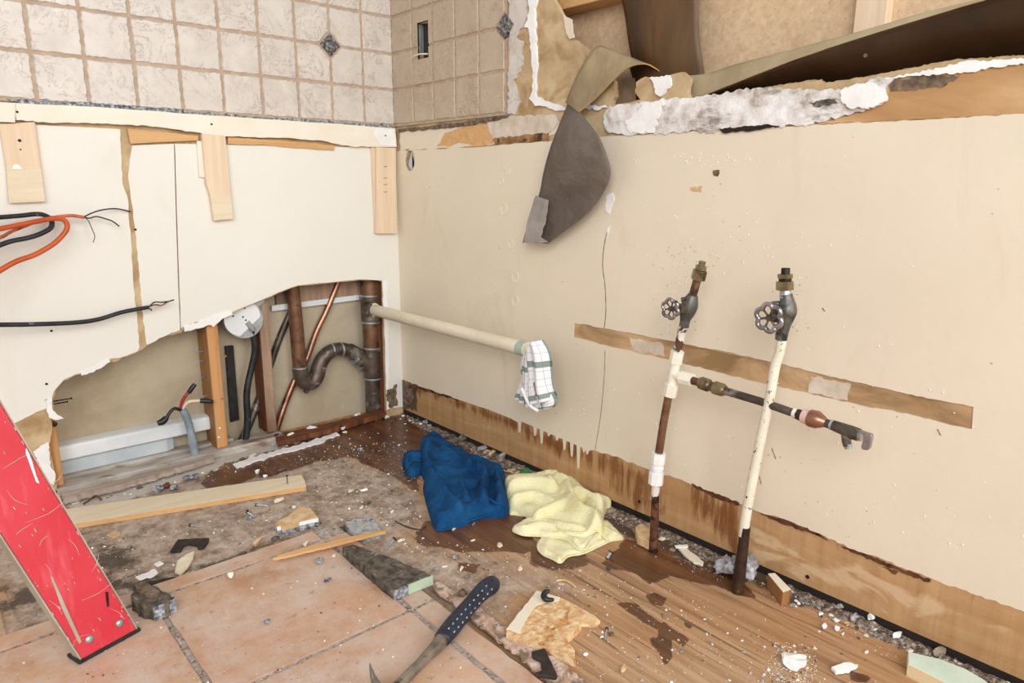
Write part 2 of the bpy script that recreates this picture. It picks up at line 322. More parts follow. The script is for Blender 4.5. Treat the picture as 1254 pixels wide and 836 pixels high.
def rag(pts, amp=1.5, step=5, seed=0, closed=False):
    rnd = random.Random(seed); out = []; n = len(pts)
    for i in range(n if closed else n-1):
        a, b = pts[i], pts[(i+1) % n]; L = math.dist(a, b); k = max(1, int(L/step))
        nx, ny = -(b[1]-a[1])/(L or 1), (b[0]-a[0])/(L or 1)
        for q in range(k):
            t = q/k; j = rnd.uniform(-amp, amp) if q else rnd.uniform(-amp, amp)*.4
            out.append((a[0]+(b[0]-a[0])*t+nx*j, a[1]+(b[1]-a[1])*t+ny*j))
    if not closed: out.append(tuple(pts[-1]))
    return out
def ptube(name, pts, ax, mats, parent, n=16, k=6, rec=False, curve=True, smooth=True, sharp=40):
    """pts: (px, py, plane value, radius in px)"""
    P = cat(pts, k) if curve and len(pts) > 2 else pts
    V = [hit(p[0], p[1], ax, p[2]) for p in P]; R = [p[3]*depth(v)/FPX for p, v in zip(P, V)]
    mb = MB(); mb.tube(V, R, n); return mb.build(name, mats, parent, smooth, rec, sharp)
def bevel(o, w=.002, seg=2):
    m = o.modifiers.new('bevel', 'BEVEL'); m.width = w; m.segments = seg; m.limit_method = 'ANGLE'; m.angle_limit = math.radians(40); return o
def wpoly(pts, ax, v=0.): return [hit(p[0], p[1], ax, v) for p in pts]
def patch(name, px, ax, v, th, mat, parent, amp=1.2, step=4, seed=1, ms=None, closed=True):
    """thin ragged layer lying on a wall or floor plane"""
    P = rag(px, amp, step, seed, True) if amp else px
    off = [0, 0, 0]; off[ax] = th; mb = MB(); mb.slab(wpoly(P, ax, v), off); return mb.build(name, mat, parent)

# ================================================================ STRUCTURE
# ---- right wall: board core, kickboard, painted skin
YE = -2.7
top_chain = [(676, -4), (683, 8), (692, 25), (693, 46), (705, 49), (715, 57), (722, 64), (738, 82), (752, 99), (753, 118), (749, 128),
             (765, 126), (784, 122), (777, 112), (779, 101), (790, 94), (812, 94), (836, 88), (845, 96), (842, 114), (846, 122), (870, 119), (905, 112), (930, 108),
             (947, 106), (985, 100), (1006, 98), (1010, 102), (1060, 94), (1100, 86), (1140, 80), (1168, 73), (1210, 71), (1262, 67)]
ch = rag(top_chain, 1.1, 5, 3); cw = wpoly(ch, 0)
hole_a = [HX(502+5*math.cos(a)*(1+.3*math.sin(3*a)), 196+13*math.sin(a)) for a in [i*.5236 for i in range(12)]]
out_box = [HX(513, 29), HX(527, 27), HX(526, 71), HX(515, 73)]
hole_c = [HX(615+3.5*math.cos(a), 195+6*math.sin(a)) for a in [i*.7854 for i in range(8)]]
mb = MB()
outer = [Vector((0, .012, .0)), Vector((0, .012, 1.55)), Vector((0, cw[0].y, 1.55))]+cw+[Vector((0, YE, cw[-1].z)), Vector((0, YE, .0))]
mb.slab([outer, hole_a, out_box, hole_c], (.012, 0, 0)); wr = struct(mb.build('wall_right', 'core'))
# paint skin
drip = [(500, 467), (515, 474), (540, 482), (570, 492), (600, 502), (625, 512), (634, 517)]
for dx, dl in ((636, 14), (655, 10), (663, 16), (672, 3), (682, 4), (691, 12), (700, 16), (708, 27), (715, 4), (719, 5)):
    y0 = 511+(dx-627)*.43; drip += [(dx-2, y0-1), (dx-1, y0+dl), (dx+.2, y0+dl+1), (dx+1.3, y0+dl-1), (dx+2.3, y0+1)]
low = drip+rag([(728, 551), (745, 556), (762, 562), (800, 577), (826, 585), (846, 593), (862, 600), (880, 606), (905, 616), (925, 625), (955, 634), (985, 645), (1015, 659), (1050, 675), (1080, 684), (1110, 697), (1150, 712), (1195, 728), (1262, 752)], 1.3, 6, 8)
lowW = [HX(p[0], p[1], -.003) for p in low]
topW = [HX(p[0], p[1], -.003) for p in rag([(1262, 139), (1080, 149), (900, 158), (762, 166), (735, 168), (700, 171), (655, 174), (600, 179), (560, 181), (487, 185)], .8, 7, 5)]
skin = lowW+[Vector((-.003, YE, lowW[-1].z)), Vector((-.003, YE, topW[0].z))]+topW+[Vector((-.003, .0, topW[-1].z)), Vector((-.003, 0, lowW[0].z))]
strip_px = rag([(703, 395), (740, 402), (790, 411), (838, 421), (900, 433), (960, 446), (1010, 459), (1060, 470), (1110, 482), (1192, 498)], .7, 6, 2)+rag([(1190, 525), (1150, 517), (1110, 506), (1060, 498), (1000, 484), (940, 471), (880, 456), (820, 441), (760, 427), (702, 413)], .8, 6, 4)
stripW = [HX(p[0], p[1], -.003) for p in strip_px]
crack = [(745, 280), (742, 300), (739, 330), (741, 360), (740, 397)]
mb = MB()
hs = [[HX(p.y and 502+6*math.cos(a), 196+14*math.sin(a), -.003) for a in [i*.5236 for i in range(12)]] for p in [Vector((0, 1, 0))]]
mb.slab([skin, stripW]+hs, (.003-.0002, 0, 0)); mb2 = MB(); mb2.box((.013, hole_a[0].y-.03, hole_a[0].z-.03), (.016, hole_a[0].y+.03, hole_a[0].z+.03)); mb2.build('hole_shadow', 'void', wr); ps = mb.build('paint_layer', 'paint_r', wr); lab(ps, 'cream paint skin on the right wall')  # dark plate added behind the hole, its colour stands in for shade
patch('bare_strip', [(701, 393), (1193, 496), (1191, 527), (700, 415)], 0, -.0004, .0003, 'bare', wr, 0)
for q, s in (([(771, 413), (812, 421), (814, 436), (776, 429)], 1), ([(993, 460), (1042, 470), (1038, 490), (990, 480)], 2)):
    lab(patch('plaster_smear', q, 0, -.0010, .0006, 'smear', wr, 1.5, 4, s), 'pale plaster smear on the bare strip')
rnd = random.Random(5); mb = MB()
for cx_, cy_, sx_, sy_, n_ in ((900, 300, 60, 30, 60), (875, 195, 45, 6, 60), (820, 560, 60, 40, 50), (1000, 450, 130, 60, 40), (1100, 640, 90, 60, 60), (700, 500, 50, 30, 30), (560, 300, 50, 80, 20)):
    for _ in range(n_):
        p = HX(rnd.gauss(cx_, sx_), rnd.gauss(cy_, sy_), -.003)
        if p.z > .85 or p.z < .15 or p.y > -.02: continue
        r_ = rnd.uniform(.0006, .0017); mb.tube([p+Vector((.0005, 0, 0)), p-Vector((r_*.5, 0, r_*rnd.uniform(0, 2)))], [r_, r_*.5], 6)
lab(mb.build('paint_flecks', 'pex_white', wr, True), 'raised flecks of pale paint'); wr.children[-1]['kind'] = 'stuff'
mb = MB()
for cx_, cy_, sx_, sy_, n_ in ((835, 325, 22, 14, 36), (975, 380, 12, 30, 22), (830, 380, 30, 30, 16), (1000, 580, 130, 60, 24), (560, 300, 60, 70, 14)):
    for _ in range(n_):
        p = HX(rnd.gauss(cx_, sx_), rnd.gauss(cy_, sy_), -.003)
        if p.z > .85 or p.z < .15 or p.y > -.02: continue
        r_ = rnd.uniform(.0005, .0016); mb.tube([p+Vector((.0005, 0, 0)), p-Vector((.0003, 0, 0))], r_, 6)
lab(mb.build('rust_specks', 'chip_rust', wr), 'small rust brown specks'); wr.children[-1]['kind'] = 'stuff'
# cracks and dents in the right wall
def wallline(name, pts, ax, v, w, mat, par):
    mb = MB(); P = cat(pts, 4); V = [hit(p[0], p[1], ax, v) for p in P]; mb.tube(V, [w*(.6+.5*abs(math.sin(i*1.7))) for i in range(len(V))], 5); return mb.build(name, mat, par)
wallline('crack', [(744, 282), (740, 300), (738, 325), (741, 350), (742, 380), (740, 402)], 0, -.003, .0009, 'void', wr)
wallline('crack', [(741, 428), (740, 460), (736, 505), (729, 550)], 0, -.003, .0007, 'void', wr)
for x, y, rx, ry in ((617, 256, 4, 7), (626, 299, 3, 5), (631, 339, 4, 6), (631, 368, 4, 6), (614, 222, 3, 4), (623, 211, 2, 3)):
    mb = MB(); ring = [HX(x+rx*math.cos(a), y+ry*math.sin(a), -.0033) for a in [i*.628 for i in range(10)]]; mb.tube(ring+[ring[0]], .0011, 5, cap=False); mb.build('dent_rim', 'paint_l', wr, True)
patch('dent', [(742, 240), (750, 236), (752, 246), (746, 262), (742, 258)], 0, -.0042, .001, 'gypsum', wr, 1, 3, 4)
patch('dent', [(743, 292), (746, 283), (747, 276), (744, 280)], 0, -.0042, .001, 'gypsum', wr, .6, 3, 4)
patch('chip_mark', [(873, 209), (881, 208), (879, 216), (874, 215)], 0, -.0038, .0008, 'mortar_brown', wr, 1, 3, 7)
patch('chip_mark', [(845, 229), (860, 228), (859, 235), (846, 234)], 0, -.0036, .0006, 'chip_tan', wr, 1, 3, 8)
for i, (a, b) in enumerate((((945, 548), (950, 562)), ((930, 583), (932, 592)), ((1007, 377), (1010, 381)), ((1148, 525), (1152, 533)))): wallline('scratch', [a, b], 0, -.0032, .001, 'mortar_brown', wr)
# kickboard with stain attributes
def gridplane(name, u0, u1, v0, v1, nu, nv, f, mat):
    U = np.linspace(u0, u1, nu); V = np.linspace(v0, v1, nv); vs = [f(a, b) for b in V for a in U]
    fs = [(j*nu+i, j*nu+i+1, (j+1)*nu+i+1, (j+1)*nu+i) for j in range(nv-1) for i in range(nu-1)]
    return mk(name, vs, fs, mat), np.array([tuple(p) for p in vs])
def inpoly(P, poly):
    x, y = P[:, 0], P[:, 1]; ins = np.zeros(len(P), bool); d = np.full(len(P), 1e9); n = len(poly)
    for i in range(n):
        (x1, y1), (x2, y2) = poly[i], poly[(i+1) % n]
        c = ((y1 > y) != (y2 > y)) & (x < (x2-x1)*(y-y1)/((y2-y1) or 1e-9)+x1); ins ^= c
        dx, dy = x2-x1, y2-y1; t = np.clip(((x-x1)*dx+(y-y1)*dy)/(dx*dx+dy*dy+1e-12), 0, 1)
        d = np.minimum(d, np.hypot(x-x1-t*dx, y-y1-t*dy))
    return ins, d
def softmask(P, poly, soft):
    ins, d = inpoly(P, poly); return np.clip(.5+np.where(ins, d, -d)/soft*.5, 0, 1)
def setattr_(o, name, a):
    at = o.data.attributes.new(name, 'FLOAT', 'POINT'); at.data.foreach_set('value', a.astype(np.float32))
kb, KP = gridplane('baseboard_right', 0.0, -2.7, .001, .16, 340, 24, lambda a, b: (-.0022, a, b), 'kick')
P2 = KP[:, 1:]
def kp(pts): return [tuple(HX(*p, -.002))[1:] for p in pts]
st = np.zeros(len(P2))
for poly, soft, wgt in (([(640, 515), (735, 545), (800, 575), (800, 610), (730, 580), (640, 540)], .03, .75), ([(735, 550), (800, 575), (822, 640), (790, 630), (735, 600)], .03, .6), ([(840, 590), (905, 612), (905, 680), (880, 665), (850, 630)], .03, .68),
                    ([(545, 480), (640, 515), (640, 530), (545, 495)], .02, .7), ([(498, 466), (545, 480), (545, 490), (498, 480)], .02, .8), ([(900, 612), (1254, 740), (1254, 755), (900, 622)], .03, .25)):
    st = np.maximum(st, softmask(P2, kp(poly), soft)*wgt)
setattr_(kb, 'stain', st)
setattr_(kb, 'pale', np.maximum(softmask(P2, kp([(905, 625), (1254, 760), (1254, 800), (905, 700)]), .05)*.7, softmask(P2, kp([(560, 490), (620, 515), (620, 540), (560, 520)]), .03)*.45))
setattr_(kb, 'mould', np.maximum(softmask(P2, kp([(488, 462), (512, 472), (512, 505), (488, 500)]), .02)*.9, softmask(P2, kp([(1000, 650), (1254, 742), (1254, 750), (1000, 655)]), .006)*.7))
mb = MB(); mb.box((-.0012, -2.7, FZ-.001), (.012, .01, .004)); mb.build('shadow_gap', 'void', kb)  # dark strip filling the gap, shade under the board put into colour
kb.modifiers.new('solid', 'SOLIDIFY').thickness = .004; struct(kb)
for x, y in ((989, 706), (783, 614)):
    p = HX(x, y, -.0024); mb = MB(); mb.tube([p+Vector((.003, 0, 0)), p-Vector((.0012, 0, 0))], .004, 10); mb.build('nail_hole', 'void', kb)
# mould patch at the corner, wall foot
mould_c = NT('black_mould'); mould_c = M['mortar_dark']
lab(patch('mould_patch', [(488, 466), (500, 468), (506, 480), (505, 492), (497, 500), (489, 498)], 0, -.0045, .001, 'mortar_brown', wr, 2.5, 3, 9), 'dark mould stain in the corner')
# band above painted zone
band_pale = patch('torn_paper_band', [(490, 160), (560, 156), (620, 151), (628, 151), (640, 156), (690, 150), (693, 162), (628, 172), (600, 178), (545, 181), (490, 185)], 0, -.0012, .001, 'paint_r', wr, 1, 6, 12)
patch('water_stain', [(545, 163), (560, 157), (597, 152), (602, 165), (604, 176), (580, 179), (562, 175), (550, 180), (535, 179)], 0, -.002, .0008, 'pine_orange_x', wr, 1.6, 5, 13)
patch('torn_paper_layer', [(597, 146), (625, 142), (680, 140), (685, 150), (672, 162), (640, 168), (604, 168), (598, 158)], 0, -.0032, .002, 'smear', wr, 1.5, 4, 14)
patch('rot_streak', [(603, 170), (640, 165), (672, 163), (672, 172), (640, 174), (606, 177)], 0, -.0034, .0008, 'stain', wr, 1.3, 4, 15)
mb = MB(); P = rag([(740, 138), (752, 130), (790, 124), (840, 119), (870, 116), (930, 107), (975, 109), (1030, 110), (1062, 100), (1075, 94), (1095, 96), (1085, 106), (1086, 122), (1075, 130), (1060, 134), (1030, 142), (990, 152), (950, 155), (890, 157), (870, 162), (850, 160), (820, 163), (765, 165), (745, 163), (738, 150)], 2.2, 4, 22, True)
mb.slab(wpoly(P, 0, -.006), (.006, 0, 0)); ml = mb.build('plaster_patch', 'mould', wr); lab(ml, 'white mouldy plaster smear')
for i, (q, h) in enumerate((([(1030, 110), (1062, 100), (1083, 108), (1084, 124), (1068, 132), (1040, 132), (1030, 124)], .012), ([(790, 126), (812, 124), (800, 162), (772, 163), (765, 150)], .008), ([(700, 128), (728, 128), (750, 132), (728, 134)], .006))):
    patch('plaster_lump', q, 0, -h, h-.004, 'gypsum', wr, 1.8, 3, 30+i)
patch('plaster_ridge', [(1060, 99), (1090, 95), (1150, 83), (1180, 75), (1225, 73), (1262, 71), (1262, 77), (1210, 83), (1185, 89), (1150, 91), (1110, 93), (1080, 101)], 0, -.005, .005, 'gypsum', wr, 1.4, 4, 40)
patch('wood_showing', [(1000, 152), (1045, 140), (1086, 124), (1090, 106), (1150, 92), (1262, 78), (1560, 42), (1560, 122), (1262, 139), (1100, 147)], 0, -.0015, .0015, 'band', wr, 1, 6, 41)
patch('rot_streak', [(1088, 100), (1130, 93), (1175, 93), (1155, 106), (1110, 112), (1092, 112)], 0, -.0024, .0008, 'mortar_brown', wr, 2, 4, 42)
patch('rot_streak', [(880, 158), (940, 152), (955, 154), (930, 159), (885, 163)], 0, -.0072, .001, 'void', wr, 1, 4, 43)
patch('rot_streak', [(990, 126), (1022, 121), (1026, 126), (1000, 131)], 0, -.0068, .001, 'mortar_dark', wr, 1.4, 3, 44)
# beige face + plaster seams near tiles
patch('plaster_seam', [(646, -3), (657, -3), (654, 15), (655, 40), (657, 70), (658, 78), (655, 100), (656, 118), (670, 124), (690, 131), (694, 135), (680, 136), (665, 130), (655, 130), (648, 121), (652, 110), (653, 90), (650, 75), (649, 45), (647, 34), (642, 33), (648, 15)], 0, -.007, .007, 'gypsum', wr, 1.2, 4, 50)
patch('mortar_residue', [(623, -3), (646, -3), (645, 20), (640, 33), (632, 45), (640, 50), (638, 60), (640, 75), (637, 88), (628, 98), (632, 108), (638, 125), (630, 140), (622, 140)], 0, -.005, .005, 'tile_l', wr, 1.8, 4, 51)
patch('white_lump', [(795, 95), (819, 92), (821, 104), (815, 110), (808, 118), (803, 115), (800, 103)], 0, -.008, .007, 'gypsum', wr, 1, 3, 52)
patch('torn_edge', [(690, 18), (700, 24), (702, 46), (697, 48), (693, 40)], 0, -.008, .004, 'paint_r', wr, .8, 3, 53)
# inside the right wall
mb = MB(); mb.box((.105, YE, .3), (.115, .0, 1.6)); struct(mb.build('wall_right', 'particle'))
mb = MB(); a, b = HX(690, 14, .06), HX(745, 1, .06); z0 = a.z
mb.box((.045, b.y-.30, z0), (.105, a.y+.15, z0+.05)); tag(bevel(mb.build('framing_timber', 'pine_orange_x', rec=True)), 'pale timber rail inside the wall above the torn board', 'timber')
a, b = HX(1044, 40, .08), HX(1084, 33, .08)
mb = MB(); mb.box((.08, b.y, .75), (.105, a.y, 1.5)); tag(bevel(mb.build('framing_timber', 'pine_z', rec=True)), 'upright pine batten standing behind the curled dark paper', 'timber')
wallline('nail_mark', [(1064, 20), (1064, 24)], 0, .079, .002, 'void', bpy.data.objects['framing_timber.001'])
for i_, q in enumerate(([(505, 470), (530, 478), (560, 489), (560, 491), (530, 481), (505, 474)], [(846, 592), (880, 605), (905, 615), (905, 619), (876, 610), (850, 597)], [(930, 628), (960, 635), (1000, 652), (1015, 662), (990, 652), (955, 640)], [(1030, 668), (1090, 690), (1140, 710), (1138, 713), (1085, 694), (1034, 672)], [(1080, 724-30), (1100, 700), (1096, 704)])):
    patch('dark_edge', q, 0, -.0036, .0006, 'rust', wr, 1.2, 4, 90+i_)
# ---- left wall
XL = -2.4
hole_top = rag([(470, 343), (440, 343), (400, 347), (365, 350), (348, 356), (325, 366), (300, 376), (283, 385)], .4, 8, 60)+rag([(262, 394), (240, 399), (224, 403), (222, 407), (200, 412), (180, 423), (168, 431), (150, 438), (140, 444), (133, 441), (112, 453), (92, 459), (78, 466), (68, 478), (64, 490), (66, 502), (62, 512), (64, 525), (60, 545), (64, 562), (68, 585), (70, 600), (70, 612)], 1.0, 5, 61)
hW = wpoly(hole_top, 1)
mb = MB()
outer = [Vector((XL, 0, FZ)), Vector((XL, 0, 1.55)), Vector((0, 0, 1.55)), Vector((0, 0, FZ)), Vector((HY(473, 500).x, 0, FZ))]+[HY(469, 345)]+hW[1:]
outer[-1].z = FZ; mb.slab(outer, (0, .012, 0), 0, 0); wl = struct(mb.build('wall_left', 'core'))
# painted skin: three sheets with bare seam between
hp = rag([(468, 343), (440, 342), (400, 346), (365, 349), (348, 355), (325, 365), (300, 375), (280, 384), (262, 391), (240, 394), (224, 400)], .4, 8, 62)
skinR = [(221, 403), (219, 350), (216, 250), (214, 176), (485, 181), (487, 480), (486, 500), (474, 500), (472, 400)]+hp
pm = MB()
W = wpoly(skinR, 1, -.003); W[4] = Vector((-.0, -.003, W[4].z)); W[5] = Vector((0, -.003, W[5].z)); W[6] = Vector((0, -.003, W[6].z)); pm.slab(W, (0, .0028, 0))
skinM = [(162, 178), (213, 176), (215, 250), (218, 350), (220.5, 403)]+rag([(220, 404), (200, 412), (180, 422)], .8, 5, 63)+rag([(179, 420), (174, 380), (170, 330), (167, 290), (160, 240), (157, 215), (160, 190)], .7, 6, 64)
pm.slab(wpoly(skinM, 1, -.003), (0, .0028, 0))
skL = wpoly(rag([(147, 158), (149, 200), (150, 225), (156, 240), (161, 300), (163, 340), (167, 380), (171, 425)], .7, 6, 65)+rag([(168, 430), (150, 437), (133, 440), (112, 452), (92, 458), (78, 465), (67, 478), (63, 490), (60, 499), (40, 507), (20, 517), (-10, 530)], .8, 5, 66), 1, -.003)
pm.slab([HY(-10, 150, -.003)]+skL, (0, .0028, 0))
a_, b_ = HY(-10, 150, -.003), HY(-10, 530, -.003); pm.slab([a_, b_, Vector((b_.x-.1, -.003, FZ)), Vector((XL, -.003, FZ)), Vector((XL, -.003, a_.z))], (0, .0028, 0))
sk = pm.build('paint_layer', 'paint_l', wl); lab(sk, 'pale cream paint skin on the left wall')
patch('torn_gypsum', [(56, 490), (64, 488), (64, 500), (70, 508), (78, 512), (68, 514), (60, 511), (57, 500)], 1, -.008, .006, 'gypsum', wl, .8, 3, 67)
patch('torn_gypsum', [(40, 553), (50, 546), (60, 541), (61, 560), (62, 572), (68, 580), (66, 594), (58, 590), (52, 575)], 1, -.006, .005, 'gypsum', wl, 1, 3, 68)
patch('torn_gypsum', [(225, 400), (245, 393), (262, 386), (283, 380), (285, 385), (270, 392), (262, 400), (255, 398), (240, 402), (226, 406)], 1, -.005, .012, 'gypsum', wl, 1.2, 3, 69)
patch('torn_gypsum', [(98, 455), (115, 449), (133, 438), (135, 443), (115, 455), (100, 460)], 1, -.0045, .008, 'gypsum', wl, .8, 3, 70)
wallline('crack', [(214, 178), (216, 250), (219, 340), (221.5, 404)], 1, -.003, .0007, 'rust', wl)
patch('white_edge', [(468, 343), (474, 344), (477, 500), (474, 502), (471, 400)], 1, -.0036, .003, 'gypsum', wl, .6, 6, 71)
lab(patch('mould_patch', [(474, 478), (486, 470), (487, 497), (476, 499)], 1, -.0045, .001, 'mortar_brown', wl, 2, 3, 72), 'mould stain at the foot of the left wall')
for x, y in ((63, 405), (166, 281), (57, 470), (57, 490)):
    p = HY(x, y, -.004); mb = MB(); mb.tube([p+Vector((0, .003, 0)), p-Vector((0, .0008, 0))], .0028, 8); mb.build('nail_hole', 'void', wl)
# tiled backsplash on both walls
PT = .105; ZT = .936
def tile_outline(cu_, cv_, w_, h_, rnd, cut=None, notch=None):
    """ragged square outline in (u, v); cut = corner index cut for diamond"""
    a = []
    c = [(-w_/2, -h_/2), (w_/2, -h_/2), (w_/2, h_/2), (-w_/2, h_/2)]; pts = []
    for i in range(4):
        if cut is not None and i == cut[0]:
            d = cut[1]; p = c[i]; pr = c[i-1]; nx = c[(i+1) % 4]
            e = lambda q: (p[0]+(q[0]-p[0])/math.dist(p, q)*d, p[1]+(q[1]-p[1])/math.dist(p, q)*d)
            pts += [e(pr), e(nx)]
        else: pts.append(c[i])
    return [(cu_+p[0], cv_+p[1]) for p in rag(pts, .0016, .007, rnd.randint(0, 9999), True)]
def backsplash(parent, first, ncol, nrow, fn, mat, umax, diamonds, boxhole=None, seed=1):
    rnd = random.Random(seed); mb = MB()
    g0 = .0075
    for i in range(-1, ncol):
        for j in range(nrow):
            u0 = first+i*PT if i >= 0 else .004; u1 = first+(i+1)*PT
            if u0 >= umax-.01: continue
            u1 = min(u1, umax); v0 = ZT+j*PT; v1 = v0+PT
            cut = None
            for (du, dv) in diamonds:
                for k, (a, b) in enumerate(((u0, v0), (u1, v0), (u1, v1), (u0, v1))):
                    if abs(a-du) < .01 and abs(b-dv) < .01: cut = (k, .033)
            O = tile_outline((u0+u1)/2, (v0+v1)/2, u1-u0-g0, v1-v0-g0, rnd, cut)
            if boxhole:
                (hu0, hu1, hv0, hv1) = boxhole
                if u0 < hu0 and u1 > hu1 and v0 < hv1 and v1 > hv0:
                    a, b, c_, d = u0+g0/2, u1-g0/2, v0+g0/2, v1-g0/2
                    if v0 < hv0: O = [(a, c_), (b, c_), (b, d), (hu1, d), (hu1, hv0), (hu0, hv0), (hu0, d), (a, d)]
                    elif v1 > hv1: O = [(a, c_), (hu0, c_), (hu0, hv1), (hu1, hv1), (hu1, c_), (b, c_), (b, d), (a, d)]
                    else: continue
            cu_, cv_ = sum(p[0] for p in O)/len(O), sum(p[1] for p in O)/len(O)
            V0 = [fn(p[0], p[1], .004) for p in O]; n = len(O); h = .0085+rnd.uniform(-.0004, .0004)
            V1 = [fn(p[0], p[1], h-.002) for p in O]; V2 = [fn(p[0]+(cu_-p[0])*.035, p[1]+(cv_-p[1])*.035, h) for p in O]
            if boxhole and n == 8: V2 = [fn(p[0], p[1], h) for p in O]
            tr = tessellate_polygon([[v.copy() for v in V2]])
            f = [(k, (k+1) % n, n+(k+1) % n, n+k) for k in range(n)]+[(n+k, n+(k+1) % n, 2*n+(k+1) % n, 2*n+k) for k in range(n)]+[tuple(2*n+q for q in t_) for t_ in tr]
            mb.add(V0+V1+V2, f)
    return mb.build('backsplash_tiles', mat, parent, True, sharp=12)
fl = lambda u, v, h: Vector((-u, -h, v)); fr = lambda u, v, h: Vector((-h, -u, v))
gm = MB(); gm.box((XL, -.0055, ZT-.004), (0, 0, 1.55)); gl = gm.build('grout_bed', 'grout', wl)
backsplash(wl, .110, 21, 6, fl, 'tile_l', 2.4, [(.110+PT, ZT+2*PT)], seed=4)
bu = sorted([-out_box[0].y, -out_box[1].y]); bv = (out_box[2].z, out_box[0].z); bh = (bu[0], bu[1], bv[0], bv[1])
gm = MB(); q = [Vector((-.0055, -a, b)) for a, b in ((0, ZT-.004), (.543, ZT-.004), (.543, 1.55), (0, 1.55))]
gm.slab([q, [Vector((-.0055, -a, b)) for a, b in ((bh[0], bh[2]), (bh[1], bh[2]), (bh[1], bh[3]), (bh[0], bh[3]))]], (.0055, 0, 0)); gr = gm.build('grout_bed', 'grout', wr)
backsplash(wr, .120, 4, 6, fr, 'tile_r', .541, [(.120+4*PT, ZT+2*PT)], bh, seed=9)
def diamond(fn, u, v, par, s=.031):
    mb = MB(); V = [fn(u+a*s, v+b*s, h) for h in (.003, .0092) for a, b in ((1, 0), (0, 1), (-1, 0), (0, -1))]
    mb.add(V, [(4, 5, 6, 7), (0, 1, 5, 4), (1, 2, 6, 5), (2, 3, 7, 6), (3, 0, 4, 7)]); o = mb.build('accent_tile', 'granite', par); lab(o, 'dark granite diamond accent'); return o
diamond(fl, .110+PT, ZT+2*PT, wl); diamond(fr, .120+4*PT, ZT+2*PT, wr)
# debris line of dark mortar under the tiles
patch('mortar_bead', [(8, 121), (60, 123), (130, 127), (200, 133), (280, 140), (350, 145), (480, 153), (480, 160), (350, 153), (240, 145), (160, 138), (40, 130)], 1, -.0075, .0075, 'mortar', wl, 1.4, 4, 80)
patch('mortar_bead', [(488, 158), (520, 155), (560, 150), (596, 144), (622, 140), (622, 144), (598, 149), (560, 155), (520, 159), (488, 162)], 0, -.005, .005, 'mortar_brown', wr, 1.1, 4, 81)
# outlet box
ob = thing('outlet_box', 'empty metal outlet box opening cut in the beige tiles', 'outlet box', out_box[3])
mb = MB(); a0, a1, b0, b1 = -bh[1], -bh[0], bh[2], bh[3]
mb.box((.012, a0-.004, b0-.004), (.016, a1+.004, b1+.004)); mb.box((-.004, a0-.002, b0-.002), (.012, a0, b1+.002)); mb.box((-.004, a1, b0-.002), (.012, a1+.002, b1+.002)); mb.box((-.004, a0, b1), (.012, a1, b1+.002)); mb.box((-.004, a0, b0-.002), (.012, a1, b0))
mb.build('box_shell', 'black_flat', ob)
mb = MB(); mb.box((-.002, a1-.0065, b0+.02), (.011, a1-.0003, b1-.004)); mb.build('side_wall', 'steel', ob)
mb = MB(); mb.tube([HX(524, 66, -.006), HX(514, 66, -.014), HX(508, 68, -.018), HX(505, 72, -.018)], .0022, 8); lab(mb.build('mounting_ear', 'chip_cream', ob, True), 'bent cream mounting tab')
# cavity behind the left wall
mb = MB(); mb.box((XL, .10, FZ), (.1, .11, 1.55)); cb = struct(mb.build('wall_left', 'backing'))
mb = MB(); z0 = HY(400, 365, .09).z; mb.box((HY(338, 370, .09).x, .086, HY(385, 372, .09).z), (-.09, .1, .56)); struct(bevel(mb.build('trim_2', 'stud_brown')))
mb = MB(); mb.slab(wpoly([(333, 374), (440, 361), (440, 367), (333, 381)], 1, .084), (0, .004, 0)); struct(mb.build('trim_3', 'white_metal'))
# sole plates
mb = MB(); mb.box((XL, .0, FZ), (HY(345, 530, .03).x, .055, .006)); sp = struct(bevel(mb.build('trim_4', 'sole'), .003))
mb = MB(); mb.box((XL, .060, FZ), (HY(290, 530, .03).x, .1, .012)); struct(bevel(mb.build('trim_5', 'sole'), .003))
mb = MB(); P = rag([(75, 604), (110, 596), (165, 583), (210, 570), (262, 556), (262, 559), (210, 575), (165, 588), (110, 602), (78, 610)], .8, 5, 90, True)
mb.slab(wpoly(P, 2, .007), (0, 0, -.016)); struct(mb.build('trim_6', 'sole_edge'))
mb = MB(); P = rag([(335, 532), (400, 518), (440, 508), (470, 500), (472, 505), (440, 514), (400, 526), (340, 541)], .8, 5, 91, True)
mb.slab(wpoly(P, 2, .006), (0, 0, -.016)); struct(mb.build('trim_7', 'stud_dark'))
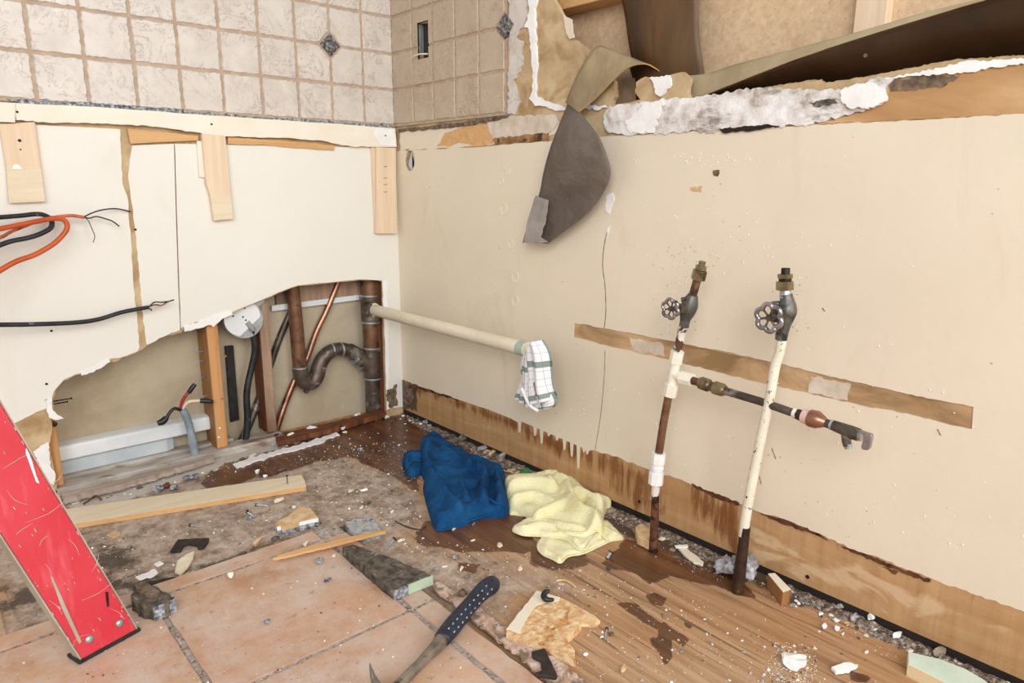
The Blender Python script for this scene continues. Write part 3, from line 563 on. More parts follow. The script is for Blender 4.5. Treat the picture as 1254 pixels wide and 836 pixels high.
# ---- floor
FP = MB(); nx, ny = 420, 440
fx = np.linspace(-2.4, .12, nx); fy = np.linspace(-2.7, .12, ny)
def dirtz(x, y): return 0.
fl_o, FPp = gridplane('floor', -2.4, .12, -2.7, .12, nx, ny, lambda a, b: (a, b, FZ), 'floor'); struct(fl_o); P2 = FPp[:, :2]
def fz(pts): return [tuple(HZ(*p))[:2] for p in pts]
wet = np.zeros(len(P2)); W_ = [([(245, 592), (275, 568), (330, 552), (390, 533), (440, 516), (495, 508), (525, 535), (512, 600), (495, 592), (470, 578), (430, 560), (385, 566), (340, 580), (290, 592), (250, 602)], .05, 1.),
   ([(505, 658), (520, 640), (640, 620), (650, 650), (665, 670), (640, 678), (600, 676), (560, 674), (520, 668)], .03, 1.), ([(640, 670), (720, 675), (735, 690), (700, 700), (650, 695)], .03, .75),
   ([(735, 690), (765, 660), (800, 668), (850, 690), (905, 705), (925, 732), (890, 722), (850, 712), (820, 705), (795, 715), (780, 702), (755, 698)], .03, 1.),
   ([(754, 738), (782, 738), (786, 746), (800, 756), (812, 764), (810, 750), (818, 765), (845, 782), (838, 792), (823, 782), (824, 805), (814, 814), (806, 795), (800, 790), (798, 780), (806, 784), (806, 772), (785, 760), (766, 748)], .012, 1.),
   ([(790, 728), (802, 725), (818, 732), (812, 742), (798, 740)], .012, 1.), ([(560, 688), (590, 690), (582, 702), (560, 700)], .02, .8), ([(838, 758), (850, 766), (845, 771), (836, 765)], .008, .9), ([(1040, 820), (1068, 828), (1060, 836), (1040, 834)], .012, .9)]
for poly, soft, g in W_: wet = np.maximum(wet, softmask(P2, fz(poly), soft)*g)
setattr_(fl_o, 'wet', wet)
dust = np.maximum(softmask(P2, fz([(-60, 700), (-60, 580), (250, 560), (420, 540), (520, 600), (520, 660), (700, 720), (560, 760), (430, 700), (200, 745), (0, 780)]), .12)*.85, .12); setattr_(fl_o, 'dust', dust)
dirt_shade = np.maximum.reduce([softmask(P2, fz([(500, 500), (1262, 830), (1262, 850), (1200, 850), (1050, 765), (980, 745), (900, 712), (840, 695), (745, 650), (640, 590), (560, 565), (490, 520)]), .05)*.85,
    softmask(P2, fz([(0, 750), (0, 720), (200, 700), (260, 690), (400, 640), (480, 640), (430, 660), (300, 680), (200, 718), (60, 735)]), .07)*.95, softmask(P2, fz([(90, 690), (110, 660), (170, 665), (190, 690), (120, 715)]), .06)*.75,
    softmask(P2, fz([(250, 560), (480, 505), (500, 515), (400, 540), (250, 575)]), .03)*.7, softmask(P2, fz([(400, 530), (500, 510), (530, 540), (500, 570), (420, 555)]), .08)*.62, np.where(P2[:, 0] > -.012, 1., 0.)])  # last term paints the shade of the kickboard gap onto the floor
setattr_(fl_o, 'dirt_shade', dirt_shade)
white = np.maximum.reduce([softmask(P2, fz([(75, 600), (240, 560), (410, 525), (420, 533), (300, 565), (200, 600), (80, 640)]), .05)*.95, softmask(P2, fz([(950, 790), (985, 785), (1000, 815), (970, 836), (940, 830)]), .05)*.6])
setattr_(fl_o, 'white', white)
fl_o.modifiers.new('solid', 'SOLIDIFY').thickness = -.02
# terracotta floor tiles, each a slab
XC, YB, XA, YS = -.625, -1.0, -.97, -.655; g = .0058
tiles = []
for i in range(4):
    x1 = XC-.0 - i*.345; x0 = x1-.345
    for j in range(6):
        y1 = YS-j*.345; y0 = y1-.345; tiles.append((x0, x1, y0, y1))
    tiles.append((x0, x1, YS, YS+.052))
for j in range(6):
    y1 = YS-j*.345; y0 = y1-.345; tiles.append((XC, XC+.055, y0, y1))
mb = MB(); mb.box((-2.0, -2.65, FZ), (XC+.052, YS+.048, TZ-.0035)); bed = struct(mb.build('floor', 'thinset'))
rnd = random.Random(3)
tmb = MB()
for (x0, x1, y0, y1) in tiles:
    O = rag([(x0+g, y0+g), (x1-g, y0+g), (x1-g, y1-g), (x0+g, y1-g)], .0012, .02, rnd.randint(0, 9999), True)
    if y1 > YS+.01 and x0 < -.9 and x1 > -1.0: pass
    tmb.slab([Vector((p[0], p[1], TZ)) for p in O], (0, 0, -.008))
tm = tmb.build('terracotta_tiles', 'terra', bed); bevel(tm, .0012, 1)
# broken setting bed beyond the strip on the right
mb = MB(); P = rag([(528, 716), (548, 732), (568, 750), (606, 780), (648, 813), (674, 838), (722, 838), (690, 812), (655, 790), (632, 775), (606, 760), (580, 735), (555, 722), (535, 712)], 2, 5, 5, True)
mb.slab(wpoly(P, 2, -.005), (0, 0, -.0052)); lab(mb.build('broken_setting_bed', 'setbed', bed), 'rough pinkish mortar where tiles were lifted')
# ================================================================ TIMBERS ON THE LEFT WALL
def boxpart(name, a, b, mat, parent=None, bw=.002, rec=False):
    mb = MB(); mb.box(a, b); return bevel(mb.build(name, mat, parent, rec=rec), bw)
def prism_y(px, y0, y1, mat, name, parent=None, rec=False, bw=.0015, amp=0, seed=0):
    """outline traced on plane y=y0 (front), swept back to y1"""
    P = rag(px, amp, 4, seed, True) if amp else px
    mb = MB(); mb.slab(wpoly(P, 1, y0), (0, y1-y0, 0)); o = mb.build(name, mat, parent, rec=rec); 
    if bw: bevel(o, bw)
    return o
# long ledger strip
led = rag([(17, 126), (120, 131), (240, 140), (360, 148), (484, 157)], .3, 20, 1)+[(486, 180)]+rag([(450, 180), (420, 178), (395, 172), (330, 168), (280, 167), (240, 162), (180, 154), (120, 151), (60, 150), (20, 147)], .8, 6, 2)
lo = prism_y(led, -.018, -.0035, 'white_wood', 'painted_ledger_strip', None, True); tag(lo, 'long cream painted timber strip nailed under the left wall tiles', 'timber strip')
lo2 = prism_y([(-120, 118), (19, 126), (19, 150), (-120, 143)], -.022, -.0035, 'white_wood', 'painted_ledger_strip', None, True); tag(lo2, 'short cream strip end at the far left edge overlapping the long strip', 'timber strip')
for x, y in ((259, 152), (21, 137), (472, 166)):
    p = HY(x, y, -.0182); mb = MB(); mb.tube([p+Vector((0, .002, 0)), p-Vector((0, .0006, 0))], .0028, 10); mb.build('nail_head', 'nail', lo).matrix_parent_inverse = Matrix.Translation(-lo.location)
lab(patch('white_patch', [(459, 157), (484, 159), (485, 179), (466, 177), (458, 165)], 1, -.0186, .0006, 'gypsum', None, .8, 4, 3), '')
wp = bpy.data.objects['white_patch']; del wp['label']; wp.parent = lo; wp.matrix_parent_inverse = Matrix.Translation(-lo.location)
def pchild(o, par):
    o.parent = par; o.matrix_parent_inverse = Matrix.Translation(-par.location); return o
b1 = prism_y([(-1, 152), (43, 149), (51, 208), (55, 247), (11, 248), (8, 209)], -.014, -.0035, 'pine_z', 'wood_block', None, True)
tag(b1, 'pale pine block nailed up at the far left of the wall', 'wood block')
pchild(prism_y([(8, 209), (51, 207), (56, 247), (11, 249)], -.0175, -.014, 'pine_x', 'lower_piece'), b1)
pchild(patch('knot_hole', [(15, 207), (16, 202), (22, 201), (28, 207)], 1, -.0145, .0004, 'gypsum', None, 0), b1)
for x, y in ((24, 172), (25, 183)):
    p = HY(x, y, -.0142); mb = MB(); mb.tube([p+Vector((0, .002, 0)), p-Vector((0, .001, 0))], .0034 if y < 180 else .0018, 10); pchild(mb.build('nail_head', 'nail'), b1)
b2 = prism_y([(247, 163), (276, 166), (283, 240), (286, 267), (263, 271), (258, 240), (253, 225)], -.02, -.0035, 'pine_z', 'wood_block', None, True)
tag(b2, 'tapering pine block hanging below the strip in the middle of the left wall', 'wood block')
pchild(prism_y([(258, 241), (283, 240), (286, 268), (262, 270)], -.0225, -.02, 'pine_x', 'lower_piece'), b2)
pchild(prism_y([(241, 172), (248, 173), (253, 218), (244, 217)], -.010, -.0035, 'laminate', 'side_sliver'), b2)
b3 = prism_y([(461, 180), (485, 181), (486, 286), (461, 286)], -.022, -.0035, 'pine_z', 'wood_block', None, True)
tag(b3, 'upright pine block in the wall corner beneath the painted strip', 'wood block')
pchild(prism_y([(455, 180), (461, 180), (463, 286), (459, 270)], -.012, -.0035, 'pine_z', 'side_sliver'), b3)
for y in (204, 218, 226, 235):
    p = HY(472, y, -.0222); mb = MB(); mb.tube([p+Vector((-.006, 0, 0)), p, p+Vector((.006, 0, .001))], .0012, 6); pchild(mb.build('nail_tear', 'stud_brown'), b3)
tag(prism_y([(156, 157), (243, 166), (243, 172), (200, 174), (160, 176)], -.012, -.0035, 'pine_orange_x', 'wood_offcut', None, True), 'thin brown timber sliver tucked under the strip, left of the tapering block', 'wood offcut')
tag(prism_y(rag([(279, 168), (360, 173), (410, 178), (409, 184), (380, 182), (330, 178), (279, 176)], .5, 6, 9, True), -.009, -.0035, 'pine_orange_x', 'wood_offcut', None, True, 0), 'long thin brown sliver under the strip, right of the tapering block', 'wood offcut')
# ================================================================ IN THE CAVITY
def ground(name, x0, x1, y0, y1, z0, z1, mat, label, cat_, side=None, rot=0):
    mb = MB(); mb.box((x0, y0, z0), (x1, y1, z1)); o = bevel(mb.build(name, mat, rec=True), .003); tag(o, label, cat_); return o
s0 = HY(262, 500, .014).x; s1 = HY(280, 548, .014).x
st1 = ground('wall_stud', s0, s1, .014, .099, .007, .56, 'stud', 'orange timber stud with nail dents standing in the wall opening', 'stud')
mb = MB(); mb.box((s0-.0012, .016, .009), (s0, .098, .55)); pchild(mb.build('side_face', 'stud_side'), st1)  # darker timber tone over the left side of the stud
for x, y in ((276, 436), (272, 488), (269, 524), (268, 535)):
    p = HY(x, y, .0138); mb = MB(); mb.tube([p+Vector((0, .002, 0)), p-Vector((0, .0008, 0))], .0035 if y < 500 else .0028, 8); pchild(mb.build('nail_dent', 'stud_side' if y < 500 else 'gypsum'), st1)
for i, (x, y, L) in enumerate(((250, 430, .03), (247, 442, .03), (250, 462, .03), (246, 486, .018))):
    mb = MB(); p = HY(x, y, .05); p.x = s0; q = p+Vector((-L, -.002, .001)); mb.tube([p+Vector((.01, 0, 0)), q, q+Vector((-.002, 0, 0))], [.0017, .0017, .0012], 8); pchild(mb.build('nail', 'steel', None, True), st1)
j0 = HY(60, 555, .014).x; j1 = HY(74, 560, .014).x
st2 = ground('wall_stud', j0-.03, j1, .014, .099, .007, .33, 'stud', 'broken timber stud end beside the torn plaster at far left', 'stud')
mb = MB(); P = [HY(66, 518, .0135)+Vector((0, 0, 0))]; p = HY(66, 519, .0135); mb.tube([p, p-Vector((0, .001, 0))], .008, 12); pchild(mb.build('knot', 'rust'), st2)
for z_, L in ((.0, .045), (-.007, .035)):
    p = HY(67, 491, .05); p.z += z_; p.x = j1; mb = MB(); mb.tube([p-Vector((.01, 0, 0)), p+Vector((L, 0, 0)), p+Vector((L, 0, 0)), p+Vector((L+.002, 0, 0))], [.0014, .0014, .003, .003], 8); pchild(mb.build('nail', 'nail', None, True), st2)
t0 = HY(322, 450, .03).x; t1 = HY(334, 450, .03).x
st3 = ground('wall_stud', t0, t1, .03, .099, .013, .56, 'stud_brown', 'narrow brown stud between the black cable and the big copper drain', 'stud')
mb = MB(); mb.box((t0-.001, .032, .014), (t0, .098, .55)); pchild(mb.build('side_face', 'stud_dark'), st3)  # darker timber tone over the left side of the narrow stud
r0 = HY(463, 450, .03).x
ground('wall_stud', r0, r0+.045, .03, .099, FZ, .56, 'stud_dark', 'dark water-stained stud in the corner behind the pipe stack', 'stud')
tag(prism_y([(276, 424), (286, 423), (293, 514), (283, 517)], .088, .0975, 'black_flat', 'felt_strip', None, True), 'black felt strip standing against the cavity back board', 'strip')
# white duct
du_ = thing('heating_duct', 'white enamelled duct lying behind the sole plate in the cavity', 'duct', HY(160, 560, .07))
xa, xb = -1.02, s0-.001; zt = HY(80, 545, .065).z; zb = HY(80, 564, .065).z
mb = MB(); prof = [(.066, zb), (.060, zb+.004), (.060, zt-.008), (.064, zt-.002), (.072, zt), (.099, zt+.002), (.099, zb)]
v = [Vector((x, y, z)) for x in (xa, xb) for y, z in prof]; n = len(prof)
mb.add(v, [(k, (k+1) % n, n+(k+1) % n, n+k) for k in range(n)]+[tuple(range(n)), tuple(range(2*n-1, n-1, -1))]); mb.build('duct_top', 'white_metal', du_)
mb = MB(); xc = HY(215, 550, .07).x; prof = [(.075, .013), (.073, zb-.006), (.080, zb), (.099, zb), (.099, .013)]
v = [Vector((x, y, z)) for x in (xa, xc-.02, xc) for y, z in prof]; n = 5
for i in range(n): v[2*n+i] = Vector((xc, max(v[2*n+i].y, .085), v[2*n+i].z-.004 if v[2*n+i].z > .02 else v[2*n+i].z))
mb.add(v, [(r*n+k, r*n+(k+1) % n, (r+1)*n+(k+1) % n, (r+1)*n+k) for r in range(2) for k in range(n)]+[tuple(range(n)), tuple(range(3*n-1, 2*n-1, -1))]); lab(mb.build('duct_body', 'blue_metal', du_), 'bluish grey lower side of the duct')
mb = MB(); mb.box((xb-.055, .064, .012), (xb-.05, .097, zb)); mb.build('end_bracket', 'white_metal', du_)
# ---- drains
dr = thing('copper_drain', 'fat brown copper drain running down into a trap bend', 'drain pipe', HY(380, 478, .06))
ptube('upright_pipe', [(352, 330, .06, 8.3), (358, 352, .06, 8.3), (363, 400, .06, 8.4), (367, 450, .06, 8.6)], 1, 'copper_brown', dr)
ptube('trap_bend', [(367, 448, .06, 9.3), (369, 460, .06, 9.5), (374, 468, .06, 9.5), (382, 468, .06, 9.5), (388, 460, .06, 9.3), (391, 448, .06, 9), (396, 438, .06, 9), (405, 430, .06, 8.6), (417, 427, .06, 8), (428, 429, .06, 8)], 1, 'copper_dark', dr)
ptube('side_arm', [(427, 428, .06, 8.6), (434, 432, .06, 8.6), (442, 438, .055, 8.6), (452, 449, .05, 8.6)], 1, 'copper_dark', dr)
for i, q in enumerate((((357.4, 450), (376.5, 449.5)), ((383.0, 447.4), (400.5, 450.5)), ((405, 420), (407, 437)), ((416, 418.5), (419, 437)), ((440, 430), (430, 445)), ((449, 438), (438, 452)))):
    a, b = q; c_ = ((a[0]+b[0])/2, (a[1]+b[1])/2); L = math.dist(a, b)/2; nx_, ny_ = -(b[1]-a[1])/(2*L), (b[0]-a[0])/(2*L)
    ptube('solder_ring', [(c_[0]-nx_, c_[1]-ny_, .0595, L*.98), (c_[0]+nx_*.8, c_[1]+ny_*.8, .0595, L*.98)], 1, 'steel', dr, curve=False)
p = HY(375, 477, .06); mb = MB(); mb.tube([p+Vector((0, 0, .008)), p-Vector((0, 0, .006))], .010, 8); mb.tube([p-Vector((0, 0, .004)), p-Vector((0, 0, .011))], .006, 8); mb.build('clean_out_plug', 'iron', dr, True, sharp=40)
sk_ = thing('waste_stack', 'upright tarnished copper stack in the corner of the cavity', 'pipe stack', Vector((HY(458, 505, .05).x, .05, 0)))
ptube('upper_pipe', [(450, 325, .05, 10), (452, 363, .05, 10)], 1, 'copper_brown', sk_, curve=False)
ptube('tee_fitting', [(452, 361, .05, 11), (453.5, 394, .05, 11)], 1, 'copper_dark', sk_, curve=False)
ptube('middle_pipe', [(453.5, 393, .05, 9.6), (455, 426, .05, 9.8)], 1, 'copper_brown', sk_, curve=False)
ptube('wye_fitting', [(455, 425, .05, 10.8), (456.5, 463, .05, 10.8)], 1, 'copper_dark', sk_, curve=False)
ptube('lower_pipe', [(456.5, 462, .05, 9.6), (458, 509, .05, 9.8)], 1, 'iron', sk_, curve=False)
for y, r, x in ((361.5, 11.2, 452), (394, 11.2, 453.5), (425.5, 11, 455), (462.5, 11, 456.5)): ptube('solder_ring', [(x, y-.7, .0497, r), (x, y+.9, .0497, r)], 1, 'steel', sk_, curve=False)
ptube('branch_hub', [(451, 378, .03, 9.2), (456, 378.8, .012, 9.4)], 1, 'copper_dark', sk_, curve=False)
# cream waste pipe parallel to the right wall
c0 = HY(455, 378.5, .03); wx, wz = c0.x, c0.z
wpp = thing('plastic_waste_pipe', 'long cream plastic pipe sticking out from the corner stack', 'pipe', Vector((wx, -.35, wz)))
yend = -.722
pts = [Vector((wx, .028, wz)), Vector((wx, -.2, wz-.0)), Vector((wx+.003, -.45, wz)), Vector((wx+.006, yend, wz-.001))]
def at_line(px, pts_=pts): pass
mb = MB(); mb.tube(pts, .0185, 24); lab(mb.build('pipe', 'pvc', wpp, True, sharp=40), 'long cream plastic pipe')
mb = MB(); mb.tube([Vector((wx, .028, wz)), Vector((wx, .012, wz))], .0225, 24); mb.build('collar', 'pvc', wpp, True, sharp=40)
mb = MB(); mb.tube([Vector((wx+.006, yend+.03, wz-.001)), Vector((wx+.006, yend+.004, wz-.001))], .0189, 24); lab(mb.build('painted_end', 'teal', wpp, True, sharp=40), 'teal stained pipe end')
# thin pipes in cavity
o = ptube('water_pipe', [(418, 330, .085, 3.6), (412, 350, .085, 3.6), (400, 380, .085, 3.6), (388, 405, .085, 3.7), (375, 440, .088, 3.8), (362, 463, .088, 3.8), (350, 492, .085, 4), (341, 518, .08, 4), (338, 530, .08, 4)], 1, 'copper', None, rec=True); tag(o, 'thin shiny copper pipe slanting down behind the drain trap', 'pipe')
o = ptube('water_pipe', [(356, 382, .094, 4), (340, 420, .094, 4.2), (320, 480, .094, 4.4), (308, 512, .090, 4.6), (296, 540, .086, 5)], 1, 'iron', None, rec=True); tag(o, 'dark slanting pipe behind the narrow brown stud', 'pipe')
# junction box
jb = thing('junction_box', 'round steel junction box mounted at the top of the opening', 'junction box', HY(298, 412, .05))
def disc(mb, c, r, y0, y1, n=28, m=0): mb.tube([Vector((c.x, y0, c.z)), Vector((c.x, y1, c.z))], r, n, m)
c = HY(297, 389.5, .03); R = 23*depth(c)/FPX
mb = MB(); disc(mb, c+Vector((.005, 0, -.005)), R*1.02, .024, .07); bevel(mb.build('box_body', 'steel', jb, True, sharp=40), .002)
mb = MB(); P = []
for k in range(40):
    a = k/40*2*math.pi; x, z = math.cos(a)*R*.97, math.sin(a)*R*.97
    d = x*.62-z*.78
    if d > R*.62: x -= (d-R*.62)*.62; z += (d-R*.62)*.78
    P.append(Vector((c.x-.004+x, .0185, c.z+.002+z)))
mb.slab(P, (0, .005, 0)); bevel(mb.build('cover_plate', 'white_metal', jb), .0015)
for x, y in ((285.5, 387), (297.5, 388), (301, 392), (299.5, 377)):
    p = HY(x, y, .0183); mb = MB(); mb.tube([p, p+Vector((0, -.0008, 0))], .0026, 8); mb.build('screw_hole', 'nail', jb)
mb = MB(); mb.tube([HY(302, 394, .02), HY(310, 404, .022)], .009, 10); mb.build('cable_clamp', 'steel', jb, True, sharp=40)
mb = MB(); mb.slab(wpoly([(308, 368), (320, 361), (324, 369), (315, 377)], 1, .02), (0, .004, 0)); mb.build('mounting_ear', 'steel', jb)
o = ptube('power_cable', [(308, 402, .03, 3.6), (311, 415, .035, 3.7), (312, 430, .04, 3.8), (308, 450, .045, 3.8), (304, 468, .045, 3.9), (302, 485, .045, 4), (303, 510, .045, 4), (302, 530, .045, 4), (299, 546, .045, 4)], 1, 'black', None, rec=True); tag(o, 'black cable hanging from the round junction box', 'cable')
gc = thing('grey_cable', 'grey electrical cable rising from the sole plate with three taped wires', 'cable', HY(238, 556, .02))
ptube('cable_sheath', [(239, 556, .02, 4.7), (236, 540, .02, 4.7), (232, 522, .02, 4.6), (228, 510, .02, 4.6), (223, 501, .02, 4.4)], 1, 'greycable', gc)
ptube('wire', [(221, 501, .02, 1.9), (223, 492, .018, 2), (227, 485, .017, 2), (232, 479, .016, 2)], 1, 'redwire', gc)
ptube('wire_tip', [(231, 481, .016, 2.7), (235, 475, .015, 2.9), (239, 470, .015, 2.4)], 1, 'tape', gc)
ptube('wire', [(224, 500, .02, 1.9), (228, 494, .012, 2), (234, 491, .006, 2), (246, 490.5, .0, 2)], 1, 'ivorywire', gc)
ptube('wire_tip', [(245, 490.5, .0, 3), (254, 490.8, -.006, 3.1), (261, 492, -.009, 2.2)], 1, 'tape', gc)
ptube('wire', [(221, 502, .018, 1.9), (214, 500, .014, 2), (208, 505, .012, 2), (204, 512, .01, 2.2)], 1, 'tape', gc)
ptube('wire_tip', [(204, 511, .01, 3.4), (199, 516, .01, 4.2), (193, 518, .01, 3)], 1, 'tape', gc)
# ================================================================ CABLES AT LEFT
def cab(name, pts, mat, label, par=None):
    o = ptube(name, pts, 1, mat, par, rec=par is None)
    if par is None: tag(o, label, 'cable')
    return o
cab('power_cable', [(-90, 275, -.12, 3.2), (-30, 268, -.09, 3), (0, 266, -.07, 2.9), (25, 264, -.06, 2.8), (45, 262, -.055, 2.8), (56, 264, -.05, 2.8), (63, 270, -.045, 2.9), (62, 279, -.05, 2.9), (50, 286, -.055, 3), (35, 291, -.06, 3), (15, 295, -.065, 3), (0, 300, -.07, 3.1), (-40, 315, -.09, 3.2), (-90, 330, -.12, 3.3)], 'black', 'black cable loop curling behind the orange cables at far left')
cab('power_cable', [(-90, 300, -.14, 3.6), (-30, 285, -.11, 3.4), (0, 280, -.09, 3.2), (20, 276, -.082, 3.1), (45, 271, -.072, 3), (62, 268, -.065, 3), (75, 268, -.06, 3), (81.5, 273, -.058, 3), (81.5, 281, -.058, 3), (74, 291, -.06, 3), (62, 301, -.064, 3), (42, 312, -.07, 3.1), (20, 320, -.078, 3.2), (0, 331, -.085, 3.3), (-40, 356, -.1, 3.4), (-90, 390, -.12, 3.6)], 'orange', 'thick orange cable bent back in a wide loop')
fc = thing('frayed_cable', 'thin orange cable ending in splayed bare wires', 'cable', HY(60, 268, -.04))
cab('cable_sheath', [(-90, 330, -.12, 2.3), (-30, 304, -.09, 2.2), (0, 291, -.07, 2.1), (15, 283, -.06, 2), (30, 277, -.05, 2), (50, 269, -.042, 2), (70, 265.5, -.04, 2), (88, 264, -.04, 2), (103, 266, -.04, 2)], 'orange_red', '', fc)
ptube('wire', [(102, 266, -.04, .9), (112, 261, -.036, .8), (125, 257, -.03, .8), (142, 255.5, -.02, .8), (160, 259, -.012, .8)], 1, 'nail', fc)
ptube('wire', [(102, 266, -.04, .9), (110, 267, -.036, .8), (118, 265, -.03, .8), (130, 268, -.03, .8), (138, 271, -.03, .8), (146, 277, -.03, .8)], 1, 'tape', fc)
ptube('wire', [(103, 266, -.04, .5), (108, 270, -.036, .5), (113, 281, -.03, .5), (116, 289, -.03, .5), (114, 297, -.03, .5)], 1, 'iron', fc)
fc2 = thing('frayed_cable', 'long black cable with stripped end reaching across the left wall', 'cable', HY(60, 400, -.04))
cab('cable_sheath', [(-90, 400, -.12, 3.2), (-30, 398, -.09, 3), (0, 397.5, -.07, 3), (40, 397, -.06, 2.9), (90, 395, -.045, 2.8), (120, 391, -.04, 2.7), (150, 382, -.036, 2.6), (182, 376, -.032, 2.4)], 'black', '', fc2)
for q in ([(181, 376), (190, 373), (198, 374), (204, 370), (213, 367)], [(181, 377), (192, 376), (201, 373), (208, 369)], [(182, 376), (189, 370), (198, 370), (205, 369)], [(182, 377), (186, 380)]):
    ptube('wire', [(a, b, -.032, .8) for a, b in q], 1, 'nail' if q[1][0] != 192 else 'chip_tan', fc2)
# ================================================================ SUPPLY PIPES ON THE RIGHT WALL
XP = -.1
def seg(name, q, mat, par, n=16, curve=False, x=XP, **k): return ptube(name, [(a, b, x, r) for a, b, r in q], 0, mat, par, n=n, curve=curve, **k)
def handwheel(par, c, R, tilt=0):
    """six-lobed wheel facing out from the wall (axis -x)"""
    mb = MB(); ring = []
    for k in range(72):
        a = k/72*2*math.pi; r = R*(.76+.26*abs(math.cos(3*a))**.8); ring.append(Vector((c.x, c.y+r*math.cos(a+.3), c.z+r*math.sin(a+.3))))
    mb.tube(ring+[ring[0], ring[1]], R*.18, 10, cap=False); w_ = mb.build('handwheel', 'chrome', par, True)
    mb = MB()
    for k in range(6):
        a = k/6*2*math.pi+.3+math.pi/6; mb.tube([c+Vector((.003, 0, 0)), c+Vector((0, R*.8*math.cos(a), R*.8*math.sin(a)))], R*.085, 8)
    mb.build('spokes', 'iron', w_ , True); bpy.data.objects[-1:] if 0 else None
    mb = MB(); mb.tube([c+Vector((-.004, 0, 0)), c+Vector((.004, 0, 0))], R*.2, 12); mb.build('hub_nut', 'iron', w_, True, sharp=40)
    return w_
p1 = thing('water_supply_pipe', 'left supply pipe, brown with white plastic couplings and a hand-wheel valve', 'water pipe', HX(800, 672, XP))
seg('lower_pipe', [(800, 676, 5.6), (801.5, 640, 5.2), (802.5, 606, 4.8)], 'rust', p1)
seg('painted_stub', [(801.5, 611, 5.0), (804, 590, 4.8)], 'pipe_paint2', p1)
seg('coupling', [(803, 592, 9), (804, 578, 9)], 'pex_white', p1, 8, smooth=False); seg('coupling_neck', [(804, 580, 6.6), (804.6, 575.5, 6.6), (804.7, 575, 8), (805.2, 571, 8), (805.3, 570.5, 6.6), (805.5, 566, 6.6)], 'pex_white', p1)
seg('coupling', [(805.6, 567, 8.8), (807, 554, 8.8)], 'pex_white', p1, 8, smooth=False)
seg('brown_pipe', [(806.5, 557, 5), (813, 515, 5), (819, 483, 5)], 'copper_brown', p1)
seg('coupling', [(820, 484, 8.6), (823, 470, 8.6)], 'pex', p1, 8, smooth=False); seg('tee_body', [(822.5, 471, 6), (828, 440, 6)], 'pex', p1)
seg('coupling', [(827, 444, 8.4), (830, 430, 8.4)], 'pex', p1, 8, smooth=False); seg('tee_arm', [(826, 458, 6), (837, 463, 6)], 'pex', p1)
seg('coupling', [(834, 462, 8.4), (848, 465.5, 8.4)], 'pex', p1, 8, smooth=False)
seg('corroded_end', [(828.5, 432, 5.6), (829.3, 427, 5.2)], 'teal', p1)
seg('painted_stub', [(829, 430, 5.2), (838, 396, 5.2)], 'pipe_paint2', p1)
seg('valve_body', [(837.5, 400, 6.2), (839, 392, 6.4), (841, 384, 9), (844, 376, 10.3), (846, 369, 9.4), (848.5, 361, 6.2)], 'valve', p1, curve=True)
seg('upper_pipe', [(848, 363, 5.2), (854.5, 340, 5)], 'copper_brown', p1)
seg('solder_ring', [(847.8, 363.6, 6.4), (848.3, 361.8, 6.4)], 'steel', p1)
seg('compression_nut', [(854.5, 342, 9), (857.5, 331, 9)], 'brass', p1, 6, smooth=False); seg('upper_nut', [(857.8, 330, 7), (859, 325.5, 7)], 'brass', p1, 6, smooth=False)
seg('threaded_end', [(858.6, 327, 4.2), (860.3, 320, 4.4)], 'brass', p1)
q = HX(844, 377, XP); wc = HX(821, 378, XP-.05)
mb = MB(); mb.tube([q, q+(wc-q)*.45], .0085, 12); mb.tube([q+(wc-q)*.4, q+(wc-q)*.62], .0105, 6); mb.tube([q+(wc-q)*.6, wc], .005, 12); mb.build('valve_stem', 'iron', p1, True, sharp=40)
w1 = handwheel(p1, wc, .0185)
mb = MB(); mb.tube([HX(842, 366, XP), HX(835, 367, XP-.01)], .005, 10); mb.build('drain_knob', 'iron', p1, True)
mb = MB(); P = [HX(a, b, XP-.008) for a, b in ((834, 399), (831, 403), (830, 408))]; mb.tube(P, .002, 6); mb.build('solder_drip', 'steel', p1, True)
# branch along the wall
br = thing('branch_pipe', 'dark horizontal branch pipe ending in a small copper-bodied shut-off valve', 'water pipe', HX(940, 500, XP))
seg('pipe_stub', [(844, 464.5, 4.8), (862, 470, 4.8)], 'rust', br)
seg('compression_fitting', [(857, 468.5, 7), (859, 469, 8), (868, 472, 8), (870, 472.6, 6)], 'brass', br, 12); seg('compression_fitting', [(873, 474, 6), (875, 474.4, 8.2), (885, 477.5, 8.2), (888, 478.5, 6.4)], 'brass', br, 12); seg('fitting_neck', [(868, 472, 6), (876, 475, 6)], 'iron', br)
seg('dark_pipe', [(886, 478, 5), (930, 491, 5), (976, 507, 5.2)], 'iron', br)
seg('white_band', [(971.5, 505, 6), (977, 507, 6.2)], 'pipe_paint', br); seg('dark_nut', [(976, 506.5, 7), (984, 509.5, 8)], 'rust_dark', br, 6, smooth=False)
seg('tape_wrap', [(983, 509, 8.6), (991, 511.5, 9.2)], 'pinktape', br)
seg('reducer', [(990, 511, 9), (992, 511.8, 11), (1001, 514, 11.2), (1009, 517, 7), (1012, 518, 5)], 'copper', br)
seg('neck', [(1009, 517, 5.4), (1022, 521.5, 5.8)], 'iron', br); seg('solder_ring', [(1017, 519.5, 6.4), (1020, 520.5, 6.4)], 'steel', br)
seg('valve_body', [(1020, 520.5, 6.6), (1033, 525.5, 7.6), (1042, 529, 8.4), (1052, 532.5, 8.2)], 'iron', br, 10)
seg('outlet_port', [(1037, 529, 7), (1036.5, 540, 5.4), (1038, 546, 5)], 'iron', br); seg('threaded_end', [(1038, 543, 4.8), (1039, 549, 4.6)], 'steel', br)
seg('bonnet', [(1050, 531.8, 7.2), (1056, 534, 7)], 'chrome', br)
